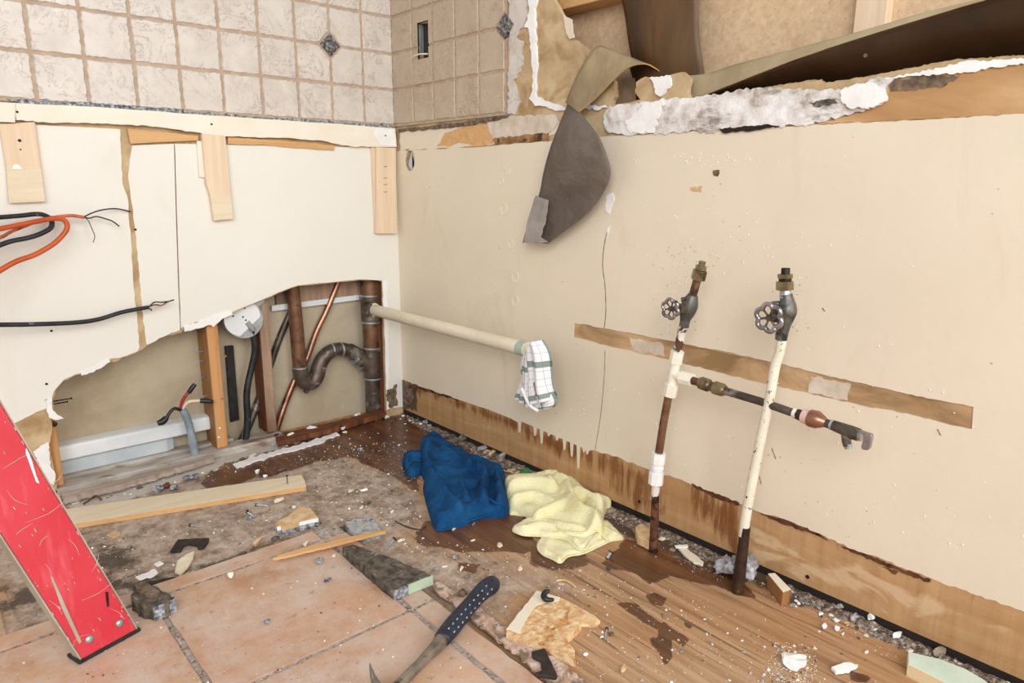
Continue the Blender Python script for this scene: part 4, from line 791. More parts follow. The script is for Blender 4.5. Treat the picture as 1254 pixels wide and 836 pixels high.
mb = MB(); P = [HX(a, b, XP-.012) for a, b in ((1055, 528), (1060, 530), (1067, 532), (1068, 536), (1065, 549), (1062, 551.5), (1056, 550.5), (1054, 548), (1057, 535))]; mb.slab(P, (.008, 0, 0)); bevel(mb.build('lever_handle', 'chrome', br), .0015)
# right supply pipe
p2 = thing('water_supply_pipe', 'right supply pipe, bent and painted white with a large hand-wheel valve', 'water pipe', HX(903, 722, XP))
seg('rusty_foot', [(903, 726, 7.4), (906, 700, 7.2), (910, 668, 6.4), (913, 645, 5.8)], 'rust_dark', p2, curve=True)
seg('painted_pipe', [(910.5, 656, 5.9), (913, 635, 6), (921, 590, 6), (930, 545, 6), (942, 490, 6), (949, 450, 6), (955, 430, 6), (957.5, 415, 6)], 'pipe_paint', p2, curve=True)
seg('valve_body', [(956.5, 416, 7), (957.5, 408, 7.6), (960, 398, 8.2), (963, 385, 11), (964.5, 378, 11), (963.5, 366, 8), (962.5, 361, 7.6)], 'valve', p2, curve=True)
seg('neck', [(962.5, 364, 7.8), (962, 358, 6.6), (961.5, 352, 6.2)], 'steel', p2)
seg('compression_nut', [(961, 355, 10.4), (961, 344.5, 10.4)], 'brass', p2, 6, smooth=False); seg('dark_washer', [(961.3, 345, 7.6), (961.5, 340, 7.6)], 'nail', p2); seg('upper_nut', [(961.4, 340.5, 9), (961.6, 335.5, 9)], 'brass', p2, 6, smooth=False)
seg('threaded_end', [(961.8, 337, 5.2), (962.2, 328, 5.2)], 'nail', p2)
q = HX(962, 384, XP); wc = HX(941.5, 389, XP-.052)
mb = MB(); mb.tube([q, q+(wc-q)*.4], .0105, 12); mb.tube([q+(wc-q)*.38, q+(wc-q)*.6], .0125, 6); mb.tube([q+(wc-q)*.6, wc], .006, 12); mb.build('valve_stem', 'iron', p2, True, sharp=40)
handwheel(p2, wc, .0232)
mb = MB(); mb.tube([HX(958, 372, XP), HX(945, 372, XP-.01)], [.006, .0045], 10); mb.build('drain_knob', 'valve', p2, True)
# ================================================================ PAPER IN THE BROKEN WALL
def loft(name, L, R, nu, mats, parent=None, th=.001, wav=0., rec=False, seed=0, uv=False, hb=None):
    """sheet between two edge curves L and R (lists of world Vectors)"""
    n = len(L); vs = []; rnd = random.Random(seed)
    for i in range(n):
        for j in range(nu):
            t = j/(nu-1); p = L[i].lerp(R[i], t); nn = noise.noise(Vector((p.y*9+seed, p.z*9, 0)))
            p = p+Vector((-1, 0, 0))*(wav*nn)+(hb(i/(n-1), t) if hb else Vector((0, 0, 0))); vs.append(p)
    fs = [(i*nu+j, i*nu+j+1, (i+1)*nu+j+1, (i+1)*nu+j) for i in range(n-1) for j in range(nu-1)]
    me = bpy.data.meshes.new(name); me.from_pydata([tuple(v) for v in vs], [], fs)
    for m in (mats if isinstance(mats, (list, tuple)) else [mats]): me.materials.append(M[m])
    if uv:
        U = me.uv_layers.new(name='UVMap')
        for pl in me.polygons:
            for li in pl.loop_indices:
                vi = me.loops[li].vertex_index; U.data[li].uv = ((vi % nu)/(nu-1), (vi//nu)/(n-1))
    me.polygons.foreach_set('use_smooth', [True]*len(me.polygons))
    o = bpy.data.objects.new(name, me); COL.objects.link(o)
    if parent: put(o, parent)
    if rec: base_recentre(o)
    s = o.modifiers.new('solid', 'SOLIDIFY'); s.thickness = th; s.offset = 0
    if isinstance(mats, (list, tuple)) and len(mats) > 1: s.material_offset = 1; s.material_offset_rim = 2 if len(mats) > 2 else 0
    return o
def curve3(pts, k=5): return [Vector(p) for p in cat([tuple(hit(a, b, 0, c_)) for a, b, c_ in pts], k)]
# upright brown strip
L = curve3([(752, -90, .05), (757, -30, .05), (761, 0, .05), (768, 35, .052), (775, 75, .055), (779, 105, .06), (781, 135, .065)]); R = curve3([(850, -90, .05), (853, -30, .05), (855, 0, .05), (856, 30, .052), (860, 70, .055), (862, 95, .06), (862, 130, .065)])
o = loft('brown_paper_strip', L, R, 16, ['darkpaper', 'darkpaper', 'paperedge'], None, .0012, .012, True, 3, hb=lambda s, t: Vector((-.02*math.sin(t*math.pi), 0, 0))); tag(o, 'wide dark brown paper strip hanging upright inside the broken wall', 'paper')
lp = thing('long_paper_sheet', 'long creased sheet of dark backed kraft paper sloping along the wall opening', 'paper', HX(1060, 90, .02))
fold = curve3([(836, 128, .03), (862, 118, .015), (900, 102, 0), (960, 78, -.02), (985, 69, -.025), (1069, 42, -.04), (1140, 20, -.05), (1215, -3, -.06), (1290, -26, -.07), (1560, -108, -.09)])
up = curve3([(840, 93, .04), (866, 90, .03), (900, 79, .02), (950, 66, .005), (990, 55.5, -.01), (1062, 36, -.03), (1130, 16, -.045), (1209, -3.5, -.058), (1288, -27, -.07), (1558, -109, -.09)])
loft('olive_flap', up, fold, 6, ['olive_pale', 'olive_pale', 'paperedge'], lp, .0012, .002, seed=2)
bot = curve3([(836, 134, .06), (862, 134, .075), (900, 134, .08), (960, 128, .085), (985, 126, .085), (1069, 116, .085), (1140, 105, .085), (1215, 95, .085), (1290, 84, .085), (1560, 45, .085)])
lab(loft('dark_sheet', fold, bot, 14, ['darkpaper2', 'olive'], lp, .0012, .010, seed=5), 'shiny dark brown sheet')
for x, y, r in ((1069, 48, .0022), (1060, 68, .003)):
    p = HX(x, y, -.022); mb = MB(); mb.tube([p+Vector((.003, 0, 0)), p-Vector((.002, 0, 0))], r, 10); mb.build('staple', 'brass', lp)
patch('torn_paper_rim', [(947, 105), (985, 99), (1006, 97), (1009, 102), (1050, 96), (1100, 86), (1168, 73), (1262, 67), (1262, 73), (1180, 77), (1110, 92), (1060, 102), (1030, 112), (975, 112), (950, 110)], 0, .001, .002, 'paperlight', wr, 1, 4, 60)
# curl
cl = thing('curled_paper_strip', 'curled olive paper strip with a dark grey tail hanging in front of the right wall', 'paper', HX(700, 295, -.05))
A = curve3([(775, 95, .09), (768, 76, .06), (750, 62, .015), (731, 57, -.014), (718, 72, -.022), (708, 90, -.03), (700, 108, -.03), (693, 126, -.04)], 6)
B = curve3([(822, 101, .075), (813, 92, .05), (803, 84, .03), (790, 78.5, .008), (770, 83, -.008), (750, 100, -.015), (728, 122, -.03), (708, 138, -.045)], 6)
loft('olive_curl', A, B, 10, ['darkpaper2', 'olive', 'paperedge'], cl, .0026)
L = curve3([(694, 126, -.04), (688, 143, -.045), (683, 158, -.048), (675, 185, -.05), (666, 212, -.05), (659, 238, -.048), (650, 262, -.044), (641, 297, -.035)], 5)
R = curve3([(707, 136, -.046), (722, 152, -.05), (737, 170, -.052), (746, 196, -.048), (747, 215, -.044), (738, 234, -.044), (716, 262, -.046), (672, 298, -.04)], 5)
loft('hanging_tail', L, R, 16, ['felt', 'felt'], cl, .0012, .012, seed=8, hb=lambda s, t: Vector((-.010*math.sin(t*3.1)*math.sin(s*5), 0, 0)))
lab(patch('folded_corner', [(641, 297), (646, 270), (656, 239), (671, 245), (668, 270), (662, 290), (672, 297)], 0, -.060, .002, 'felt_light', cl, .8, 5, 61), 'folded corner of the tail, sheen painted as a lighter colour')
# ================================================================ CHECKED RAG ON THE PIPE END
t = NT('green_check_cotton'); uvn = t.n('ShaderNodeTexCoord').outputs['UV']
sep = t.n('ShaderNodeSeparateXYZ'); t.l(uvn, sep.inputs[0]); U_, V_ = sep.outputs[0], sep.outputs[1]
def band(x, per, w_, off=0.):
    f = t.math('FRACT', t.math('ADD', t.math('MULTIPLY', x, per), off)); return t.math('LESS_THAN', f, w_)
c = S('#efedf0'); c = t.mix(t.math('MULTIPLY', band(U_, 2, .22, .15), .72), c, S('#2a5a45')); c = t.mix(t.math('MULTIPLY', band(V_, 2, .16, .3), .72), c, S('#2a5a45'))
c = t.mix(t.math('MULTIPLY', band(U_, 6, .07, .4), .45), c, S('#5b6a6e')); c = t.mix(t.math('MULTIPLY', band(V_, 8, .07, .2), .45), c, S('#5b6a6e'))
t.bump(t.noise(260, 2), .5, .001); M['check'] = t.out(c, .9)
rg = thing('checked_rag', 'green and white checked cloth stuffed over the end of the cream pipe', 'cloth', HX(660, 500, wx))
def sheet_px(name, rowsL, rowsR, x, nu, amp, freq, ph, mat, par, th=.003):
    L = curve3([(a, b, x) for a, b in rowsL], 4); R = curve3([(a, b, x) for a, b in rowsR], 4)
    o = loft(name, L, R, nu, mat, par, th, uv=True, hb=lambda s, t_: Vector((-amp*math.sin(t_*freq+ph+s*1.2)*(.5+s*.7)-.02*math.sin(t_*math.pi)*(1-.4*s), 0, 0)))
    m = o.modifiers.new('sub', 'SUBSURF'); m.levels = 1; m.render_levels = 1; return o
sheet_px('front_fold', [(649, 418), (647, 432), (650, 455), (651, 475), (653, 495)], [(664, 416), (673, 433), (675, 455), (677, 472), (683.5, 488)], wx-.020, 26, .010, 11, .4, 'check', rg)
sheet_px('back_fold', [(646, 428), (641, 440), (641, 460), (640, 476), (641, 488)], [(660, 424), (660, 440), (660, 460), (660, 480), (661, 504)], wx-.006, 20, .008, 9, 2., 'check', rg)
sheet_px('side_fold', [(645, 432), (640, 443), (641, 462), (637, 474), (631, 489)], [(653, 430), (651, 445), (651, 465), (650, 478), (648, 494)], wx+.008, 14, .006, 8, 1., 'check', rg)
sheet_px('lower_tail', [(650, 470), (650, 484), (652, 494), (659, 503)], [(672, 462), (676, 474), (684, 489), (679, 498)], wx-.012, 16, .006, 7, 1.4, 'check', rg)
lab(ptube('hem_roll', [(639, 475, wx-.03, 2.2), (643, 484, wx-.03, 2.4), (649, 496, wx-.03, 2.4), (659, 503, wx-.025, 2)], 0, 'pex_white', rg), 'white hem edge')
# ================================================================ TOWELS
def fabric(mb, outline, ridges, base, edge_r, res=.005, z0=FZ, nz=.004, seed=0, flare=0., cap=.03):
    """outline: (px,py,h) ; ridges: ([(px,py)..], height, width_m)"""
    P = cat(outline, 4, True); O = [HZ(a, b, z0+h) for a, b, h in P]; poly = [(p.x, p.y) for p in O]; hb = np.array([max(.0015, p[2]) for p in P])
    xs = [p[0] for p in poly]; ys = [p[1] for p in poly]
    gx, gy = np.meshgrid(np.arange(min(xs), max(xs), res), np.arange(min(ys), max(ys), res)); G = np.stack([gx.ravel(), gy.ravel()], 1)
    rs = np.random.RandomState(seed); G = G+(rs.rand(*G.shape)-.5)*res*.3; ins, d = inpoly(G, poly); G = G[ins & (d > res*.45)]
    n = len(poly); vv = [Vector(p) for p in poly]+[Vector((a, b)) for a, b in G]
    r = delaunay_2d_cdt(vv, [(i, (i+1) % n) for i in range(n)], [], 1, 1e-6); V2 = np.array([tuple(v) for v in r[0]]); F = [tuple(f) for f in r[2]]
    ins, d = inpoly(V2, poly); PL = np.array(poly)
    H = np.full(len(V2), base, float)
    for q, h, wd in ridges:
        C = [HZ(a, b, z0+h*.8) for a, b in cat(q, 4)]; dd = np.full(len(V2), 1e9)
        for i in range(len(C)-1):
            ax_, ay_, bx_, by_ = C[i].x, C[i].y, C[i+1].x, C[i+1].y; dx, dy = bx_-ax_, by_-ay_; tt = np.clip(((V2[:, 0]-ax_)*dx+(V2[:, 1]-ay_)*dy)/(dx*dx+dy*dy+1e-12), 0, 1)
            dd = np.minimum(dd, np.hypot(V2[:, 0]-ax_-tt*dx, V2[:, 1]-ay_-tt*dy))
        pr = np.exp(-(dd/wd)**2*1.6); H = np.maximum(H, base+(h-base)*pr) if h > 0 else H+h*pr
    nn = np.array([noise.noise(Vector((a*22+seed, b*22, 0))) for a, b in V2]); n2 = np.array([noise.noise(Vector((a*55+seed, b*55, 3))) for a, b in V2])
    H += nn*nz*1.6+n2*nz*.5
    k = np.clip(d/edge_r, 0, 1); rnd_ = np.sqrt(np.clip(1-(1-k)**2, 0, 1))
    # edge height from nearest outline point
    di = ((V2[:, None, :]-PL[None])**2).sum(2).argmin(1); eh = hb[di]
    Z = eh+(np.maximum(H, .004)-eh)*rnd_; Z = np.maximum(Z, .0025)
    b0 = len(mb.v); verts = [Vector((V2[i, 0], V2[i, 1], z0+Z[i])) for i in range(len(V2))]
    mb.add(verts, F)
    # skirt to the layer's base
    cnt = {}
    for f in F:
        for i in range(len(f)):
            e = (f[i], f[(i+1) % len(f)]); k_ = tuple(sorted(e)); cnt.setdefault(k_, []).append(e)
    sv = []; sf = []; idx = {}
    for k_, es in cnt.items():
        if len(es) == 1:
            a, b = es[0]
            for q in (a, b):
                if q not in idx: idx[q] = len(sv); sv.append(Vector((V2[q, 0], V2[q, 1], z0+.0003)))
            sf.append((a, b))
    b1 = len(mb.v); mb.v += sv
    for a, b in sf: mb.f.append((b0+b, b0+a, b1+idx[a], b1+idx[b])); mb.m.append(0)
    return verts
bt = thing('blue_towel', 'crumpled dark blue terry towel on the wet floor', 'towel', HZ(565, 610))
mb = MB()
fabric(mb, [(514, 552, .02), (516, 538, .02), (524, 531, .02), (534, 529, .02), (546, 538, .02), (562, 548, .018), (578, 557, .018), (596, 563, .018), (612, 569, .02), (618, 579, .02), (618, 594, .02), (622, 612, .012), (624, 626, .004), (617, 633, .002), (603, 634, .002), (585, 636, .001), (572, 643, .0), (556, 648, .0), (545, 649, .0), (534, 650, 0), (528, 638, 0), (522, 618, 0), (518, 600, .0), (520, 590, .002), (516, 578, .01)],
       [([(524, 540), (520, 560), (530, 580), (545, 598), (562, 618), (578, 634)], .058, .022), ([(594, 574), (591, 595), (594, 612)], .062, .018), ([(609, 578), (611, 600), (614, 618)], .056, .016), ([(540, 545), (565, 562), (592, 572)], .045, .02),
        ([(520, 600), (528, 630), (536, 645)], .02, .02), ([(548, 600), (545, 625), (555, 640)], .028, .012), ([(566, 590), (572, 610)], .04, .012), ([(582, 578), (580, 595), (583, 622)], -.022, .007), ([(527, 590), (540, 612), (562, 640)], -.022, .008), ([(532, 560), (552, 572), (580, 574)], -.016, .008), ([(548, 585), (566, 596), (576, 618)], -.016, .007), ([(602, 580), (602, 600), (606, 618)], -.014, .006), ([(528, 548), (540, 560)], -.012, .006), ([(558, 612), (566, 628)], .040, .008)], .026, .022, .004, nz=.0055, seed=4)
mb.build('towel_body', 'blue', bt, True)
mb = MB(); fabric(mb, [(493, 562, .01), (497, 553, .015), (508, 551, .02), (518, 554, .02), (520, 574, .01), (510, 583, .002), (500, 583, 0), (494, 574, .003)], [([(496, 566), (502, 556), (514, 556)], .036, .012), ([(497, 574), (506, 580), (517, 574)], .03, .01), ([(507, 568), (516, 566)], -.02, .010)], .02, .012, .004, nz=.002, seed=9); lab(mb.build('rolled_corner', 'blue', bt, True), 'rolled towel corner')
def hem(name, pts, r, mat, par, z0=FZ):
    P = cat(pts, 5); V = [HZ(a, b, z0+h) for a, b, h in P]; mb = MB(); mb.tube(V, r, 8); return mb.build(name, mat, par, True)
hem('hem', [(534, 649, .003), (548, 648, .004), (562, 642, .006), (576, 637, .010), (590, 633, .012), (603, 628, .014), (612, 622, .018), (617, 618, .022)], .0028, 'blue', bt)
hem('hem', [(590, 616, .034), (594, 611, .040), (600, 611, .042), (606, 615, .038), (613, 617, .034), (618, 620, .028)], .003, 'blue', bt)
hem('hem', [(498, 574, .03), (502, 566, .038), (509, 563, .038), (515, 565, .036)], .003, 'blue', bt)
yt = thing('yellow_towel', 'pale yellow cloth lying crumpled beside the blue towel', 'towel', HZ(690, 640))
mb = MB(); fabric(mb, [(670, 655, 0), (659, 664, 0), (658, 672, 0), (664, 679, 0), (675, 683, 0), (685, 690, 0), (692, 684, 0), (698, 680, 0), (714, 678, 0), (730, 671, 0), (746, 664, 0), (762, 660, .002), (762, 655, .006), (752, 645, .012), (742, 636, .015), (730, 640, .02), (700, 645, .02)],
              [([(672, 660), (668, 674), (684, 684)], .012, .012), ([(740, 645), (757, 655)], .02, .014), ([(700, 665), (715, 672)], .012, .012)], .007, .006, .004, nz=.002, seed=3); lab(mb.build('lower_fold', 'yellow', yt, True), 'flat lower corner')
mb = MB(); fabric(mb, [(627, 650, 0), (634, 643, .002), (645, 634, .01), (660, 632, .015), (680, 634, .015), (700, 640, .018), (720, 645, .02), (731, 652, .016), (724, 662, .008), (716, 672, .004), (708, 672, .004), (700, 664, .006), (690, 658, .006), (670, 657, .004), (655, 655, .0), (640, 655, 0)],
              [([(640, 645), (665, 640), (700, 648)], .022, .014), ([(728, 654), (716, 669)], .026, .009), ([(686, 652), (704, 660)], .018, .01)], .012, .008, .004, nz=.002, seed=13, z0=FZ+.006); lab(mb.build('middle_fold', 'yellow', yt, True), 'rippled middle layer')
mb = MB()
fabric(mb, [(619, 586, .015), (630, 580, .02), (650, 579, .02), (662, 577, .025), (674, 574, .03), (690, 577, .03), (704, 586, .03), (714, 596, .028), (722, 602, .025), (735, 604, .022), (746, 609, .02), (748, 616, .015), (741, 625, .01), (739, 636, .012), (741, 648, .012), (736, 653, .016), (731, 650, .02), (724, 651, .022), (708, 651, .024), (694, 650, .024), (684, 647, .022), (676, 640, .02), (670, 636, .02), (660, 638, .016), (650, 637, .008), (645, 632, .004), (634, 629, 0), (624, 624, 0), (620, 610, .004)],
       [([(624, 590), (650, 586), (678, 590)], .045, .018), ([(676, 580), (692, 586), (700, 605), (712, 620), (728, 628), (732, 642)], .056, .020), ([(625, 608), (655, 604), (682, 616)], .038, .015), ([(648, 628), (670, 622), (692, 612)], .04, .012), ([(672, 636), (690, 642), (712, 645)], .03, .013),
        ([(706, 598), (730, 608), (744, 612)], .05, .018), ([(722, 612), (734, 632), (738, 646)], .05, .013), ([(632, 598), (665, 597)], -.014, .007), ([(680, 598), (676, 608), (700, 616)], -.016, .008), ([(690, 622), (700, 630), (715, 630)], -.014, .007)], .020, .020, .0045, nz=.0035, seed=22, z0=FZ+.004)
mb.build('towel_body', 'yellow', yt, True)
mb = MB(); fabric(mb, [(624, 620, .004), (640, 624, .008), (648, 629, .008), (644, 632, .002), (630, 631, 0), (624, 630, 0)], [], .008, .006, .004, nz=.001); lab(mb.build('tucked_fold', 'yellow', yt, True), 'tucked fold next to the blue towel')
hem('hem', [(650, 637, .012), (660, 638, .014), (669, 636, .018), (676, 641, .018), (684, 648, .018), (696, 651, .018), (710, 652, .018), (724, 652, .02), (731, 650, .022), (737, 654, .014), (745, 662, .006)], .0022, 'yellow', yt, FZ+.004)
hem('hem', [(628, 650, .003), (640, 655, .003), (655, 656, .003), (670, 657, .006), (690, 659, .010), (700, 665, .012), (708, 672, .010), (717, 672, .010), (724, 662, .016), (731, 653, .02)], .0022, 'yellow', yt, FZ+.003)
hem('hem', [(671, 655, .004), (660, 664, .004), (659, 672, .004), (665, 679, .003), (676, 684, .003), (686, 689, .003), (693, 683, .003), (700, 680, .003), (716, 677, .003), (746, 663, .003), (762, 658, .006)], .002, 'yellow', yt)
# ================================================================ RED LADDER
ld = thing('stepladder', 'scuffed red stepladder leg standing on the terracotta tiles', 'ladder', HZ(135, 790, 0.))
FL, FR = HZ(100, 809, .004), HZ(169, 771, .004)
TR = CAM+ray(0, 490)*1.05; TL = CAM+ray(0, 662)*1.05
dirR = (TR-FR); wv = FR-FL; nrm = wv.cross(dirR).normalized()
if nrm.dot(CAM-FR) < 0: nrm = -nrm
up_ = dirR.normalized(); U1, U2 = FR+up_*1.25, FL+up_*1.25
lfoot = FL; wl_ = (FR-FL)
mb = MB(); mb.slab([FL, FR, U1, U2], -nrm*.004); bevel(mb.build('rail_web', 'red', ld), .001)
wn = wl_.normalized()
mb = MB(); mb.slab([FL-wn*.001, FL+wn*.003, U2+wn*.003, U2-wn*.001], -nrm*.020); mb.slab([FR-wn*.003, FR+wn*.001, U1+wn*.001, U1-wn*.003], -nrm*.020); lab(mb.build('rail_flange', 'alu', ld), 'cream edge flange')
def lp_(u, v, h=0.): return FL+wl_*u+up_*v+nrm*h
for u, v in ((.27, .028), (.80, .028)):
    p = lp_(u, v); mb = MB(); mb.tube([p, p+nrm*.0015, p+nrm*.003], [.0068, .0064, .003], 16); mb.build('rivet', 'steel', ld, True)
mb = MB(); mb.slab([lp_(.10, .03, .0005), lp_(.15, .031, .0005), lp_(.30, .155, .0005), lp_(.28, .158, .0005), lp_(.17, .10, .0005)], nrm*.0005); lab(mb.build('paint_scrape', 'alu', ld), 'grey scrape in the red paint')
mb = MB(); mb.slab([lp_(.76, .065, .0005), lp_(.80, .066, .0005), lp_(.90, .09, .0005), lp_(.86, .092, .0005)], nrm*.0005); mb.build('dark_scrape', 'nail', ld)
q1 = [(32, 548), (38, 562), (44, 582), (48, 592), (44, 590), (37, 571), (31, 554)]
def on_rail(x, y):
    d = ray(x, y); return CAM+d*((FL-CAM).dot(nrm)/d.dot(nrm))+nrm*.0006
mb = MB(); mb.slab([on_rail(*q) for q in q1], nrm*.0005); lab(mb.build('paint_drip', 'gypsum', ld), 'white paint drip')
for i_, (a_, b_, c_) in enumerate((((2, 575), (26, 560), (38, 556)), ((8, 600), (18, 612), (34, 618)), ((30, 640), (60, 628), (80, 612)), ((20, 655), (24, 650), (40, 640)), ((55, 690), (62, 700), (64, 716)), ((100, 735), (122, 725), (140, 710)), ((84, 660), (92, 668), (97, 680)), ((70, 602), (74, 612), (76, 622)), ((48, 668), (52, 660), (60, 655)), ((112, 700), (118, 690), (121, 676)), ((60, 735), (70, 742), (76, 752)), ((88, 790), (96, 780), (110, 776)), ((135, 745), (146, 750), (152, 758)), ((64, 590), (70, 588), (76, 580)))):
    mb = MB(); P = [on_rail(*q) for q in cat([a_, b_, c_], 4)]; mb.tube(P, [.0001+.00022*math.sin(k/(len(P)-1)*math.pi) for k in range(len(P))], 4); mb.build('scratch', 'pinktape', ld)
rnd = random.Random(9); mb = MB()
for _ in range(70):
    v = rnd.uniform(.02, .6); u = rnd.choice([rnd.uniform(0, .07), rnd.uniform(.93, 1.), rnd.uniform(.1, .9)]); p = lp_(u, v, .0004); r_ = rnd.uniform(.0004, .0012); mb.tube([p, p+up_*r_*rnd.uniform(2, 7)], r_*.6, 4)
mb.build('paint_chips', 'pinktape', ld)['kind'] = 'stuff'
F0, F1 = FL.copy(), FR.copy(); F0.z = F1.z = .001
mb = MB(); back = -nrm*.034; back.z = 0; fwd = nrm.copy(); fwd.z = 0; fwd = fwd.normalized()*.003
mb.slab([F0-wn*.006+fwd, F1+wn*.004+fwd, F1+wn*.004+back, F0-wn*.006+back], (0, 0, .006)); bevel(mb.build('rubber_foot', 'black_flat', ld), .002)
# ================================================================ FLOOR THINGS
def slabz(name, px, z, th, mat, label=None, cat_=None, amp=0, seed=0, parent=None, group=None, step=4, bw=.0012, top=None, z1=None):
    """outline traced on the top face at height z, swept down by th"""
    P = rag(px, amp, step, seed, True) if amp else px
    mb = MB(); mb.slab([HZ(a, b, z) for a, b in P], (0, 0, -th)); o = mb.build(name, mat, parent, rec=parent is None)
    if bw: bevel(o, bw, 1)
    if label: tag(o, label, cat_, group)
    return o
pk = slabz('pine_plank', [(20, 632), (369, 581), (373, 588), (375, 597), (375, 595), (60, 646), (20, 652)], FZ+.013, .0125, 'pine_x', 'pale pine batten lying on the floor beside the ladder', 'plank', bw=.0015)
edge_strip_later = pk; mb = MB(); a = HZ(352, 592, FZ+.013); mb.tube([a, a+Vector((0, 0, .022))], .0012, 6); mb.tube([a+Vector((0, 0, .022)), a+Vector((0, 0, .0235))], .003, 8); pchild(mb.build('nail', 'nail'), pk)
# hammer
hm = thing('hammer', 'claw hammer with navy rubber grip lying on the tiles', 'hammer', HZ(580, 745, 0.))
def hz3(x, y, h): return HZ(x, y, h)
G_ = [(603, 713, .016, .0145), (600, 717, .019, .0185), (592, 723, .02, .0175), (583, 732, .02, .0155), (572, 745, .02, .0155), (560, 759, .02, .0165), (549, 773, .019, .0165), (541, 783, .018, .0145)]
V = [hz3(a, b, h) for a, b, h, r in cat(G_, 4)]; Rr = [q[3] for q in cat(G_, 4)]; mb = MB(); mb.tube(V, Rr, 20)
zc = .019
for v in mb.v: v.z = zc+(v.z-zc)*.85
mb.build('grip', 'hammer_grip', hm, True)
G2 = [(543, 779, .017, .0125), (536, 790, .017, .0115), (526, 800, .016, .0095), (515, 812, .016, .0085), (503, 824, .016, .0085), (490, 838, .016, .009), (472, 858, .016, .011)]
V = [hz3(a, b, h) for a, b, h, r in cat(G2, 4)]; Rr = [q[3] for q in cat(G2, 4)]; mb = MB(); mb.tube(V, Rr, 14); mb.build('shaft', 'hammer_steel', hm, True)
G3 = [(453, 812, .045, .001), (455, 822, .038, .003), (460, 836, .026, .006), (470, 850, .018, .010), (490, 862, .018, .012), (515, 868, .018, .012), (530, 870, .018, .013)]
V = [hz3(a, b, h) for a, b, h, r in cat(G3, 4)]; Rr = [q[3] for q in cat(G3, 4)]; mb = MB(); mb.tube(V, Rr, 12); mb.build('hammer_head', 'hammer_steel', hm, True)
mb = MB()
for k in range(10):
    for dx, dy in ((0, 0), (9, 4)):
        t_ = k/9; x = 597-46*t_+dx*.75-2; y = 722+52*t_+dy-4; p = HZ(x, y, .0335); mb.tube([p, p+Vector((.004, .002, .0))], .0013, 6)
mb.build('grip_dimples', 'steel', hm, True)
# chunks and boards
ck = slabz('mortar_slab', [(419, 669), (433, 666), (480, 683), (528, 704), (505, 713), (482, 722), (466, 710), (440, 688)], .021, .0205, 'mortar_dark', 'long dark slab of broken mortar with a sage green edge', 'mortar slab', .7, 5, bw=0)
def edge_strip(name, a, b, z0, z1, mat, par, off=.001):
    A_, B_ = HZ(a[0], a[1], z1), HZ(b[0], b[1], z1); d = (B_-A_).normalized(); nn = Vector((d.y, -d.x, 0))
    if nn.dot(CAM-A_) < 0: nn = -nn
    mb = MB(); mb.slab([A_+nn*off, B_+nn*off, Vector((B_.x, B_.y, z0))+nn*off, Vector((A_.x, A_.y, z0))+nn*off], -nn*.003); o = mb.build(name, mat); return pchild(o, par)
lab(edge_strip('glazed_edge', (499, 715.5), (529, 703.5), .001, .0205, 'sage', ck, .0035), 'pale green glazed edge'); lab(edge_strip('mortar_edge', (482, 722.5), (500, 715.5), .001, .0205, 'mortar', ck, .0025), 'speckled grey edge')
lam = slabz('chipboard_piece', [(657, 723), (686, 731), (700, 738), (722, 750), (728, 753), (733, 758), (710, 757), (712, 763), (700, 774), (692, 779), (697, 787), (704, 796), (704, 806), (620, 777), (620, 770)], FZ+.017, .0165, 'chipboard', 'broken piece of laminated chipboard right of the hammer', 'chipboard', 0, 7, bw=0)
pchild(slabz('laminate_face', [(620, 770), (657, 723), (686, 731), (684, 735), (668, 737), (655, 742), (645, 757), (637, 774)], FZ+.0182, .0012, 'laminate', amp=.6, seed=3, bw=0, parent=lam), lam)
lam.children[-1]['label'] = 'smooth cream laminate strip'
pchild(slabz('split_sliver', [(700, 748), (712, 750), (735, 759), (728, 761), (712, 757)], FZ+.016, .008, 'chip_tan', bw=0, parent=lam), lam)
lab(edge_strip('raw_edge', (620, 770), (704, 806), FZ+.0005, FZ+.0165, 'chipboard_edge', lam, .0008), 'rough brown chipboard edge')
# black hook on the board
P = [(674, 723), (668, 726), (666, 732), (670, 737), (678, 736), (672, 730)]
hk = thing('black_hook', 'small shiny black curved clip on the chipboard piece', 'clip', HZ(672, 735, FZ+.018))
mb = MB(); V = [HZ(a, b, FZ+.018+h) for a, b, h in cat([(673, 723, .016), (668, 725, .014), (666, 730, .009), (670, 734, .006), (678, 734, .005)], 4)]; mb.tube(V, [.003+.003*math.sin(i/(len(V)-1)*math.pi) for i in range(len(V))], 10); lab(mb.build('clip_body', 'tape', hk, True), 'glossy black clip')
slabz('dark_shim', [(651, 797), (667, 793), (683, 826), (681, 829), (655, 826), (656, 822), (664, 820), (662, 808), (652, 803)], .002, .006, 'bark', 'dark plastic shim at the edge of the tiles in front of the chipboard', 'shim', .4, 3)
slabz('notched_shim', [(218, 660), (256, 658), (255, 663), (249, 670), (243, 671), (241, 667), (232, 665), (224, 668), (221, 674), (208, 674)], FZ+.006, .0055, 'bark', 'black square shim with a round notch on the left floor', 'shim', .3, 3)
slabz('rubber_strip', [(163, 716), (200, 708), (215, 706), (213, 711), (180, 718), (164, 722)], FZ+.006, .0055, 'bark', 'dark strip lying along the back edge of the tiles', 'strip', .6, 4)
def splinter(pts, z, mat, label, cat_='wood splinter', name='wood_splinter'):
    P = [(HZ(a, b, z+h), w_*.0016) for a, b, h, w_ in pts]; mb = MB(); mb.tube([p[0] for p in P], [p[1] for p in P], 5); o = mb.build(name, mat, rec=True); return tag(o, label, cat_)
